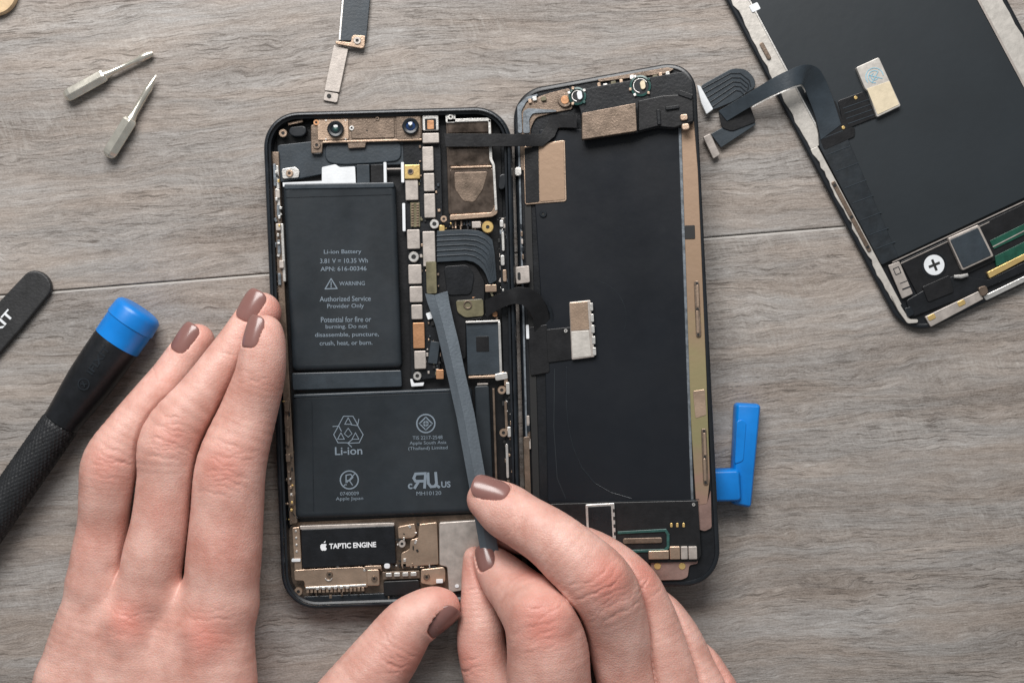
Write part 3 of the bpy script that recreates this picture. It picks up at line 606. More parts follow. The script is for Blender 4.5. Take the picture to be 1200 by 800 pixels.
for (x, y, rr_, m_) in ((676.5, 112.5, 10.5, 'white'), (750.5, 100.5, 12.5, 'gold')):
    hb = MB(tilt).rings([circ(x, y, r) for r in (rr_, rr_, rr_-2.2, rr_-2.8)], [8, 14, 14.6, 12]).build('sensor_ring', 'teal', dp, 0, True)
    MB(tilt).cyl(x, y, rr_-2.5, 8, 12.3).build('sensor_well', 'blackgloss', hb, 0)
    MB(tilt).stroke(arc(x, y, rr_-4.3, 100, 330, 14), 1.1, 13.4, 1).build('coil', 'silver', hb, 0.2)
    dpart('sensor_cell', rp([(x-1, y-5), (x+5, y-7), (x+6.5, y+3), (x+1, y+5)], 3), 12, 15.5, 'cream' if m_ == 'gold' else m_, 0.6, hb)
    for k in range(5):
        a = k*1.4+x; dpart('spring_contact', q(x+rr_*math.cos(a)-1.6, y+rr_*math.sin(a)-1.6, x+rr_*math.cos(a)+1.6, y+rr_*math.sin(a)+1.6, k*30), 12, 15.6, ['tan', 'silver', 'teal'][k % 3], 0.3, hb)
MB(tilt).cyl(662, 117, 8.5, 3, 7).build('sensor_well', 'bronze', dp, 0.6); MB(tilt).cyl(662, 117, 5, 6.9, 8).build('lens', 'copper', dp, 0.4)
dpart('module_cover', rp([(682, 132.6), (745, 120.7), (746.5, 153.6), (682, 163.6)], 1, 2), 11, 22, 'bronze', 0.8, label='tan metal cover plate on the sensor module')
for x, y in ((797, 134), (799, 145)): dpart('spring_contact', q(x, y, x+9, y+7, 8, 2.5), 14, 20, 'tan', 0.8)
# round shield with tan window at left
wn = dpart('window_frame', rp([(613, 172), (662, 164), (664, 236), (615, 240)], 3), 1, 5, 'tan', 0.5)
dpart('window_pane', rp([(614.5, 173.5), (631, 170.5), (632, 236.5), (616, 238.5)], 2), 4.4, 5.6, 'flex', 0.3, wn)
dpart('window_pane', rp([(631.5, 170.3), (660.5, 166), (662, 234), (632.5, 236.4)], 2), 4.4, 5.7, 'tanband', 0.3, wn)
screw(636.5, 250.5, 4.2, 5.6, dp, 'frame', tilt); 
hg = dpart('hinge_tab', rp([(603.5, 313), (620, 311), (621, 331), (605, 333)], 2), 3, 12, 'shield', 0.7); dpart('slot', q(606.5, 319, 610, 328, 2, 1.5), 11.8, 12.6, 'hole', 0.2, hg)
dpart('hinge_tab', q(603, 196, 611, 206, 2, 3), 3, 10, 'silver', 0.7)
for i in range(9): dpart('edge_clip', q(609.5+i*0.5+(i > 4)*5, 262+i*9+(i > 4)*180, 612+i*0.5+(i > 4)*6, 268+i*9+(i > 4)*186, 2), 1, 6, ['frame', 'bronze', 'shield'][i % 3], 0.4)
dpart('edge_clip', rp([(613, 512), (620, 511), (623, 600), (616, 602)], 1), 1, 6.5, 'bronze', 0.6)
dpart('label_strip', q(616.5, 380.5, 620, 397, 2), 3, 5, 'white', 0.3)
# lower flex of the display
dpart('flex_panel', rp([(618, 384), (641, 380), (644, 436), (622, 440)], 2), 2, 4.8, 'flex', 0.4)
dpart('flex_panel', rp([(640, 386), (669, 383), (670, 421), (642, 425)], 2), 3, 5.4, 'flex', 0.5)
cp = dpart('connector', rp([(667, 354), (692, 351.5), (697, 418), (670, 421.5)], 1.5), 3, 9, 'shield', 0.7, label='upright two-tone metal connector plate on the dark sheet')
dpart('connector_pad', rp([(667.5, 355), (688.5, 353), (690.5, 386), (669, 387.5)], 1), 8.8, 9.6, 'tan', 0.3, cp)
dpart('connector_pad', rp([(669.5, 388.5), (690, 387), (693, 417), (671, 419.5)], 1), 8.8, 9.5, 'creamfoil', 0.3, cp)
for k in range(5): dpart('clip', q(691+k*0.9, 355+k*13, 695+k*0.9, 364+k*13, 2), 5, 10, 'silver', 0.3, cp)
screw(663, 387.5, 2.2, 6.8, dp, 'silver', tilt); 
lp = dpart('lower_board', rp([(644, 590), (818, 586), (822, 650), (817, 658), (660, 662)], 2), 3.4, 6.5, 'flex', 0.6)
MB(tilt).stroke([(644, 588.5), (819, 585)], 1, 6.9, 0.6).build('trim', 'frame', lp, 0)
ic = dpart('chip_frame', rp([(686, 591), (720, 589), (722, 632), (688, 634)], 1.5), 6, 10, 'silver', 0.6, lp); dpart('chip_cover', rp([(689, 593.5), (716, 592), (718, 630), (690.5, 632)], 1), 9.5, 10.9, 'black', 0.4, lp)
for k in range(4): dpart('clip_hole', q(718.2+k*0.4, 596+k*9, 720.6+k*0.4, 600+k*9, 2, 0.4), 9.6, 10.4, 'hole', 0, lp)
MB(tilt).stroke([(725, 624), (780, 621), (783, 626), (783, 641), (779, 644.5), (726, 646)], 3.4, 8.2, 2).build('teal_trace', 'teal', lp, 0.5)
dpart('contact_bar', q(730, 630, 776, 636.5, 1.5, 2), 6, 8.4, 'bronze', 0.5, lp)
for x in (786.8, 793.8, 801.2): dpart('contact_pad', q(x-1.4, 612.5, x+1.4, 617.5, 2, 1), 6.3, 7.4, 'gold', 0.3, lp)
screw(813, 591, 2, 8, dp, 'silver', tilt)
for x0, x1 in ((760, 784), (785, 797), (798, 806), (807, 817)): dpart('connector', q(x0, 640 if x0 > 784 else 645, x1, 655, 1.5, 1), 6, 11, 'tan' if x0 < 790 else 'shield', 0.6)
dpart('foil_tab', rp([(762, 657), (818, 655.5), (818, 660), (808, 662), (806, 676), (799, 679), (764, 680)], 2, 2), 0.4, 3.5, 'pink', 0.5)
for x in (770.5, 799.5): MB(tilt).cyl(x, 663, 4, 3.4, 4.3, 16).build('contact_pad', 'gold', dp, 0.3)
# ribbon cables joining the two halves
def T(x, y, h): return (x, y, tilt(x, y)+h)
up = MB().ribbon([(520, 156.5, 26), (560, 156.5, 30), (590, 157, 33), (612, 157.2, 31), T(634, 157, 9), T(640, 147, 8), T(645, 136, 8), T(655, 134.5, 9), T(676, 133.5, 12)],
                 [(522, 172, 26), (560, 172, 30), (590, 171.5, 33), (612, 171.5, 31), T(636, 171.5, 9), T(650, 160, 8), T(654, 150, 8), T(660, 149.5, 9), T(676, 150, 12)], 1.6).build('ribbon_cable', 'flex', dp, 0.3, True)
up2 = MB().ribbon([(568, 352, 20), (580, 346, 27), (592, 341, 36), (606, 336, 40), (620, 337, 38), (633, 345, 34), (641, 358, 28), (644.5, 375, 20), (645, 396, 15)],
                  [(570, 372, 20), (582, 364, 27), (594, 358, 36), (603, 356, 40), (612, 357, 38), (619, 363, 34), (624, 372, 28), (626, 384, 20), (627, 398, 15)], 1.6).build('ribbon_cable', 'flex', dp, 0.3, True)
MB().ribbon([(641.5, 352, 31.3), (647, 366, 25.3), (650, 385, 18), (648, 418, 13.5)], [(639.6, 354, 31.3), (644.6, 367, 25.3), (647, 385, 18), (645, 418, 13.5)], 1).build('cable_edge', 'frame', up2, 0, True)

# ---------------------------------------------------------------- spare screen, top right
sp = thing('spare_screen', 1050, 150, 0, 'spare black display with cream metal edges, cut off by the top right corner', 'phone screen')
# local frame: e down the long axis, f across
ax = Vector((0.46, 0.888)).normalized(); fx_ = Vector((0.888, -0.46))
O = Vector((1063, 388))      # apparent bottom left corner region
sTL = (1063-0.480*700, 388-0.877*700)
def SL(u, v):                 # u along the bottom edge to the upper right, v up the long axis
    e = Vector((0.905, -0.425)); d = Vector((-0.470, -0.883))
    p = Vector((1063, 398))+e*u+d*v
    return (p.x, p.y)
def srect(u0, v0, u1, v1, r=1.5): return rp([SL(u0, v0), SL(u1, v0), SL(u1, v1), SL(u0, v1)], r, 4)
def spart(name, poly, z0, z1, m, bevel=0.5, parent=None, **k): return MB().prism(poly, z0, z1).build(name, m, parent or sp, bevel, **k)
so = rp([SL(0, 0), SL(292, 0), SL(292, 590), SL(0, 590)], 40, 12)
MB().rings([offs(so, d) for d in (3, 0.4, 0, 0.5, 2, 6, 7)], [0.2, 1.5, 6, 8.5, 9.6, 9.6, 8], cap0=True).build('bezel', 'blackgloss', sp, 0, True, ang=60)
spart('backing', offs(so, 6.5), 0.5, 8.4, 'black', 0)
# cream side strips with a slightly ragged outer edge
def ragged(u0, u1, v0, v1, side):
    pts = []; n = 34
    for i in range(n+1):
        v = v0+(v1-v0)*i/n; pts.append(SL(u0+random.uniform(-1.7, 1.7), v))
    for i in range(n+1):
        v = v1-(v1-v0)*i/n; pts.append(SL(u1, v))
    return pts
edge = spart('side_strip', ragged(5.5, 24, 250, 560, 0), 8, 11, 'creamfoil', 0.5)
spart('side_strip', ragged(6, 14, 40, 250, 0), 8, 11, 'creamfoil', 0.5)
spart('side_strip', ragged(287, 262, 60, 560, 0), 8, 11, 'creamfoil', 0.5)
spart('foil_edge', srect(259, 80, 263, 560), 8, 12, 'shield', 0.4)
spart('foil_edge', srect(23, 250, 25, 560), 8, 12, 'silver', 0.3)
spart('notch_tab', srect(20, 424, 31, 433), 10, 12.4, 'white', 0.4)
spart('slot_clip', srect(10, 366, 15, 388, 2), 10.8, 13, 'bronze', 0.6); spart('slot_clip', srect(8, 112, 13, 205, 2), 10.8, 12.6, 'bronze', 0.6)
for vv in (118, 158, 200): MB().cyl(*SL(10.5, vv), 1.8, 12, 13.4, 10).build('pin', 'hole', sp, 0)
spart('slot_clip', srect(277, 398, 284, 470, 2), 10.8, 13.4, 'bronze', 0.8)
for vv in (404, 420, 440): screw(*SL(271, vv), 2.6, 13, sp, 'shield')
sh2 = spart('graphite_sheet', rp([SL(25, 92), SL(261, 92), SL(261, 575), SL(25, 575)], 2), 8, 12, 'graphite2', 0.8)
MB().stroke([SL(28, 89.5), SL(285, 88)], 1.2, 12.2, 1).build('trim', 'shield', sp, 0)
MB().stroke([SL(36, 84), SL(150, 84)], 0.9, 11.4, 1).build('trim', 'shield', sp, 0)
# flex running down the left side of the sheet
sf = spart('side_flex', rp([SL(15, 92), SL(37, 92), SL(44, 180), SL(52, 268), SL(24, 268), SL(16, 250)], 2), 10, 13.4, 'flexdark', 0.6)
for vv in (112, 130, 150, 172, 192, 214, 236, 256): MB().stroke([SL(17+vv*0.01, vv), SL(36+vv*0.05, vv-2)], 0.8, 13.9, 0.8).build('fold_line', 'flexblue', sf, 0)
spart('side_flex', rp([(950, 116), (979, 118), (990, 146), (1002, 150), (1002, 160), (966, 176), (960, 160)], 2), 11.6, 13.8, 'flex', 0.5)
fl = spart('connector_flex', rp([(982, 118), (1012, 107), (1028, 137), (990, 152)], 2), 11.5, 14, 'flex', 0.6)
for k in range(4): MB().stroke([(988+k*2, 127+k*6), (1018+k*2, 116.5+k*6)], 0.8, 14.5, 0.6).build('trace', 'flexblue', fl, 0)
for x, y in ((1003, 114.5), (988.5, 149.5)): MB().cyl(x, y, 2, 13.8, 15.2, 12).build('rivet', 'gold', fl, 0.2)
cpl = spart('connector', rp([(1003.5, 79), (1030, 67), (1056, 124), (1028, 137.5), (1018, 108), (1014, 104)], 1.5, 2), 12, 19, 'creamfoil', 0.8, label='pale two-tone connector plate on the spare screen')
spart('connector_pad', rp([(1016, 104), (1042.5, 95), (1054, 122.5), (1028.5, 134.5)], 1, 2), 18.8, 19.6, 'cream', 0.3, cpl)
ink = MB()
for k in range(3): ink.stroke(arc(1025, 90, 4+k*3.2, 20+60*k, 250+50*k, 10), 0.9, 19.4)
ink.stroke([(1018, 88), (1034, 92)], 0.9, 19.5); ink.stroke([(1022, 97), (1029, 84)], 0.9, 19.55); ink.build('stamp', mat('pale_blue_stamp', (0.25, 0.47, 0.58), 0.5, bump=0), cpl, 0)
# bottom zone
bz = spart('lower_board', rp([SL(36, 40), SL(285, 40), SL(285, 86), SL(36, 86)], 2), 8, 11, 'flex', 0.5)
MB().cyl(1095, 310.5, 12, 11, 12.8, 32).build('round_sticker', 'white', bz, 0.3)
rr0 = MB(); rr0.stroke([(1089.5, 312.5), (1100.5, 308)], 3.0, 13.1); rr0.stroke([(1092.8, 305), (1097.3, 315.8)], 3.0, 13.15); rr0.build('cross_mark', 'hole', bz, 0)
MB().stroke(arc(1095, 310.5, 14.5, 0, 350, 26), 0.7, 11.6, 0.5, closed=True).build('sticker_edge', 'frame', bz, 0)
icf = spart('chip_frame', rp([(1111, 279), (1147, 263), (1165, 300), (1128, 317)], 2), 10, 17, 'shield', 0.8); spart('chip_cover', rp([(1113.5, 281), (1146, 266.5), (1162, 299), (1129, 314)], 2), 16.5, 18, 'flexblue', 0.5, icf)
lb = spart('code_sticker', rp([(1041, 311), (1054, 306), (1070, 344), (1057.5, 350)], 1, 2), 11, 13.5, 'shield', 0.4)
im = MB(); im.stroke([(1047, 315), (1053, 312.5), (1056, 319.5), (1050, 322), (1047, 315)], 0.8, 13.9); im.stroke([(1055, 332), (1063, 329)], 0.8, 13.9); im.stroke([(1058, 339), (1066, 336)], 1.6, 13.9); im.build('print', 'frame', lb, 0)
spart('green_board', rp([(1160, 282), (1215, 255), (1215, 268), (1165, 292)], 1), 8, 12.5, 'green', 0.4); spart('green_board', rp([(1166, 300), (1215, 276), (1215, 292), (1168, 312)], 1), 8, 12.5, 'green', 0.4)
MB().stroke([(1164, 289), (1215, 263)], 1.2, 13, 1).build('trim', 'shield', sp, 0)
spart('gold_strip', rp([(1157, 319), (1215, 290), (1215, 297), (1160, 326)], 1), 9, 14, 'gold', 0.5)
spart('bottom_flex', rp([(1062, 352), (1100, 330), (1120, 322), (1158, 328), (1215, 300), (1215, 312), (1150, 340), (1068, 372)], 3), 8, 12, 'black', 0.6)
spart('bottom_flex', rp([(1081, 336), (1113, 322), (1118, 342), (1088, 354)], 2), 12, 13.6, 'flex', 0.4)
tube_ = MB().sweep([(1118, 324, 15), (1126, 324, 15.5), (1134, 322, 15)], [2, 2.6, 2], 10).build('antenna_plug', 'silver', sp, 0, True)
bp = spart('bottom_plate', rp([(1084, 371), (1147, 341), (1153, 350), (1091, 383)], 1, 2), 9, 13, 'shield', 0.6)
for x, y in ((1092, 371.5), (1127, 355)): spart('contact_pad', q(x-4.5, y-3, x+4.5, y+3, 24, 1.5), 12.9, 13.8, 'gold', 0.3, bp)
spart('bottom_plate', rp([(1152, 347), (1218, 315), (1220, 321), (1156, 352)], 1, 2), 9, 12.6, 'silver', 0.6)
spart('curl_clip', rp([(1146, 337), (1156, 334), (1159, 343), (1151, 348)], 3), 10, 16, 'bronze', 0.8)
spart('corner_clip', rp([(1044, 345), (1050, 348), (1058, 362), (1066, 374), (1076, 374), (1076, 378), (1064, 379), (1053, 364)], 2, 2), 9, 13, 'creamfoil', 0.6)
spart('corner_clip', rp([(1060, 361), (1068, 359), (1072, 368), (1064, 372)], 2), 9, 15, 'frame', 0.6)
# long ribbon cable arching from the spare screen to the left, with two connectors
def smoothpts(P_, n=6):
    out = []
    P_ = [P_[0]]+list(P_)+[P_[-1]]
    for i in range(1, len(P_)-2):
        p0, p1, p2, p3 = [np.array(p, float) for p in P_[i-1:i+3]]
        for k in range(n):
            t = k/n; out.append(tuple(0.5*((2*p1)+(-p0+p2)*t+(2*p0-5*p1+4*p2-p3)*t*t+(-p0+3*p1-3*p2+p3)*t**3)))
    out.append(tuple(np.array(P_[-1], float))); return out
Lr = smoothpts([(842, 130, 10), (872, 112, 20), (905, 92, 34), (925, 82, 40), (942, 76, 38), (956, 78, 30), (966, 90, 22), (977, 118, 16), (986, 146, 14.5)])
Rr = smoothpts([(852, 142, 10), (882, 124, 20), (909, 110, 34), (926, 103, 40), (938, 99, 38), (942, 102, 30), (947, 114, 22), (956, 138, 16), (962, 164, 14.5)])
rc = MB().ribbon(Lr, Rr, 1.8).build('ribbon_cable', 'flexblue', sp, 0.3, True)
MB().ribbon([(p[0], p[1]+0.5, p[2]+0.6) for p in Rr[6:34]], [(p[0]-0.6, p[1]+2.2, p[2]+0.4) for p in Rr[6:34]], 1).build('cable_edge', 'silver', rc, 0, True)
wav = MB().prism(rp([(820, 101), (858, 80), (874, 81), (884, 91), (886, 102), (860, 119), (838, 128), (832, 128)], 5, 4), 4, 6.5).build('wide_flex', 'flexblue', sp, 0.5)
wr = MB()
for k in range(5):
    o_ = k*5.2; wr.stroke([(823+o_*0.6, 104+o_), (856+o_*0.3, 86+o_*0.95), (868, 86+o_*1.0), (878-o_*0.2, 94+o_*0.9), (880-o_*0.5, 101+o_*0.6)], 1.1, 7.4, 1.2)
wr.build('ribs', 'frame', wav, 0.2)
MB().prism(rp([(817, 99.5), (821, 101), (836, 128), (828, 134), (822, 121)], 1, 2), 5, 11).build('connector', 'white', sp, 0.6)
MB().prism(rp([(842, 130), (876, 114), (886, 143), (858, 154), (846, 150)], 3, 3), 5, 9).build('wide_flex', 'flex', sp, 0.6)
MB().prism(rp([(833, 157), (860, 142), (882, 138), (886, 146), (845, 173)], 1.5, 3), 4, 7.5).build('wide_flex', 'flexblue', sp, 0.5)
MB().prism(rp([(824, 160.5), (832.5, 156.5), (844, 181), (836, 186)], 1, 2), 4, 9).build('connector', 'shield', sp, 0.6)

# ---------------------------------------------------------------- small things on the table
def bit(name, a, b, c, rb, rs, label, kind):
    o = thing(name, a[0], a[1], 0, label, 'screwdriver bit', 'loose screwdriver bits on the tabletop')
    P0, P1, P2 = Vector((*a, rb)), Vector((*b, rb)), Vector((*c, rb-2))
    d = (P1-P0).normalized()
    f = lambda p: (p.x, p.y, p.z)
    MB().sweep([f(P0), f(P0+d*1.5), f(P0+d*4), f(P0+d*8), f(P1-d*3), f(P1), f(P1+d*2)], [rb*0.35, rb*0.7, rb*0.92, rb, rb, rb*0.86, rs*1.1], 6, rot=0.3).build('hex_shank', 'bit', o, 0.7)
    L = (P2-P1).length; e = (P2-P1).normalized()
    if kind: pts = [P1, P1+e*L*0.08, P1+e*L*0.14, P1+e*L*0.6, P1+e*L*0.68, P1+e*L*0.85, P2]; rr = [rs*1.5, rs*1.2, rs, rs, rs*1.15, rs*0.6, 0.5]
    else: pts = [P1, P1+e*L*0.08, P1+e*L*0.16, P1+e*L*0.7, P1+e*L*0.76, P1+e*L*0.92, P2]; rr = [rs*1.6, rs*1.2, rs*0.9, rs*0.9, rs*1.3, rs*1.2, rs*0.7]
    MB().sweep([f(p) for p in pts], rr, 12).build('shaft', 'bit', o, 0, True)
    return o
bit('screwdriver_bit', (76, 114), (123, 88), (179, 62), 8.6, 3.6, 'silver bit with a flat tip, the upper of the two, pointing right', 0)
bit('screwdriver_bit', (126, 184), (153, 140), (183, 88), 9.4, 4.2, 'silver bit with a sharp needle tip, the lower of the two, pointing up', 1)
st = thing('metal_bracket_strip', 405, 60, 0, 'narrow dark strip with a bare metal tail, lying above the opened phone', 'bracket')
MB().prism(rp([(404, -70), (440, -70), (429, 47), (397, 48)], 1, 2), 2, 6).build('dark_strip', 'flexblue', st, 0.5)
MB().prism([(400.5, 0), (403, -20), (404.5, -20), (399, 47), (396.6, 47)], 2, 6.6).build('strip_edge', 'silver', st, 0.3)
tb = MB().prism(rp([(412, 43), (415, 41), (428, 42), (427, 55), (424, 57), (393, 51.5), (393, 48), (411, 50)], 1.5, 3), 4, 9).build('bracket_tab', 'tan', st, 0.6)
screw(418.5, 47.5, 4.6, 10.4, tb, 'shield')
MB().prism(rp([(391, 53), (408, 57.5), (397.5, 108.5), (380, 106)], 1, 2), 1, 4.5).build('metal_tail', 'shield', st, 0.5)
MB().prism(rp([(380.5, 107), (397, 110), (395, 120.5), (378.5, 117.5)], 2, 3), 0.5, 3.2).build('tail_foot', 'shield', st, 0.5)
MB().cyl(385.5, 112.5, 2.6, 3, 3.9, 14).build('hole_mark', 'hole', st, 0)
# tan round piece in the corner
tn = MB().rings([circ(-8, -10, r, 40) for r in (24, 27, 27.5, 26, 22)], [0.3, 2, 7, 10, 11], cap1=True).build('tan_disc', 'tanwood', None, 0, True)
tag(tn, 'tan rounded edge peeking in at the extreme top left corner', 'disc')

# screwdriver
sd = thing('screwdriver', 160, 362, 0, 'black screwdriver with a knurled grip and bright blue end cap', 'screwdriver')
e0 = Vector((165, 361)); dA = Vector((-0.572, 0.820))
def AX(s_, z=29): p = e0+dA*s_; return (p.x, p.y, z)
caps = [(0, 16), (0.6, 21), (2, 25), (4.5, 27.6), (8, 28.6), (20, 29.4), (22, 29.6), (22.8, 28.6), (23.6, 28.4), (49, 28.2)]
MB().sweep([AX(s_) for s_, r in caps], [r for s_, r in caps], 48).build('end_cap', 'blue', sd, 0, True, ang=50)
hp = [(49.2, 27.4), (52, 27.8), (75, 27.6), (105, 26.6), (128, 24.5), (145, 22.6), (156, 21.6), (163, 21.2)]
hd = MB().sweep([AX(s_) for s_, r in hp], [r for s_, r in hp], 48).build('handle', 'black', sd, 0, True, ang=60)
em = MB()       # lettering pressed into the handle side
cxm, cym = AX(112)[:2]; em.stroke([(cxm+6.5*math.cos(a)*1.0-3, cym+6.5*math.sin(a)-3) for a in np.linspace(0, 2*math.pi, 18)], 1.3, 56.2)
em.text('x', cxm-3, cym-3, 6, 6, 55, 56.3, 0.03)
em.text('IFIXIT', AX(80)[0]-4, AX(80)[1]-5, 38, 8.5, 55, 56.9, 0.02); em.build('lettering', 'frame', hd, 0)
n_ = 260; kp = [163.5+i*(560-163.5)/n_ for i in range(n_+1)]
def kn(j, a):
    s_ = kp[j]; u = a*14/math.pi/2*1.0; v = s_/8.0
    return 0.96+0.11*(abs(math.sin(math.pi*(u*2+v)))*abs(math.sin(math.pi*(u*2-v))))**0.7
MB().sweep([AX(s_, 29-min(1, (s_-163)/400)*7) for s_ in kp], [21.0 if i > 3 else 20+i*0.25 for i in range(n_+1)], 96, disp=kn).build('knurled_grip', 'grip', sd, 0, True, ang=80)
# black nylon spudger on the left edge
sg = thing('plastic_spudger', 20, 350, 0, 'flat black plastic pry stick with white letters at the left edge', 'pry tool')
ctl = Vector((45, 331)); dS = Vector((-0.66, 0.75)); nS = Vector((0.75, 0.66))
def SP(u, v): p = ctl+dS*u+nS*v; return (p.x, p.y)
pl = [SP(*p) for p in [(-14+0, 0)]] 
out = []
for k in range(13):
    a = math.pi*k/12; out.append(SP(4-16*math.sin(a)*1.0, -18.5*math.cos(a)))
poly = [SP(520, -20)]+[SP(60, -20.5)]+out+[SP(60, 20.5), SP(520, 20)]
sb = MB().prism(poly, 0.4, 9).build('blade', 'spudger', sg, 2.2, seg=3)
MB().text('IFIXIT', *SP(73, -1.5), 52, 10.5, 48.6, 9.3, 0.02).build('lettering', 'inkwhite', sb, 0)
# blue plastic tool propping the display
bt = thing('blue_tool', 872, 535, 0, 'bright blue plastic T-shaped tool lying under the raised display edge', 'tool')
bar = MB().rings([offs(rp([(863, 472), (893, 473.5), (881.5, 596), (857.5, 591)], 5, 5), d) for d in (2, 0.5, 0, 0.2, 1.2, 2.6, 3.6)], [0.5, 3, 9, 20, 24, 26.6, 27.2], cap0=True, cap1=True).build('bar', 'blue', bt, 0, True, ang=60)
MB().rings([offs(rp([(863.5, 493), (870, 491), (875, 495), (871.5, 540), (861, 544)], 3, 4), d) for d in (0, 0.2, 0.9)], [24.4, 27.7, 28.2], cap1=True).build('side_grip', 'blue', bt, 0, True)
MB().rings([offs(rp([(780, 552), (868, 549.5), (870, 588), (780, 589)], 6, 5), d) for d in (3, 0.5, 0, 0, 0.8, 2.2, 3.6)], [2, 6, 14, 26, 30, 32.6, 33.4], cap0=True, cap1=True).build('stub', 'blue', bt, 0, True, ang=60)

# steel lever in the right hand
lv = thing('steel_pry_tool', 512, 350, 18, 'thin bluish steel pry tool held in the right hand, its tip inside the phone', 'pry tool')
LT = [(498, 344, 26), (500.5, 354, 26.5), (510.5, 382, 28), (518, 414, 30), (525.5, 446, 33), (535, 489, 38), (549, 566, 46), (562, 640, 54), (574, 705, 62)]
RT = [(524.5, 341, 27), (527, 356, 27.5), (531.5, 376, 29), (537.5, 400, 31), (545, 436, 34), (556, 484, 38), (568.5, 556, 46), (582, 632, 54), (594, 698, 62)]
CT = [((a[0]*0.62+b[0]*0.38), (a[1]+b[1])/2, (a[2]+b[2])/2+2.2) for a, b in zip(LT, RT)]
CT[0] = (509, 345.5, 27); CT[1] = (512, 356, 28)
MB().ribbon(CT, RT, 2.2).build('blade', 'steel', lv, 0.2, True, ang=10)
MB().ribbon(LT, CT, 2.2).build('blade_bevel', 'steel', lv, 0.2, True, ang=10)

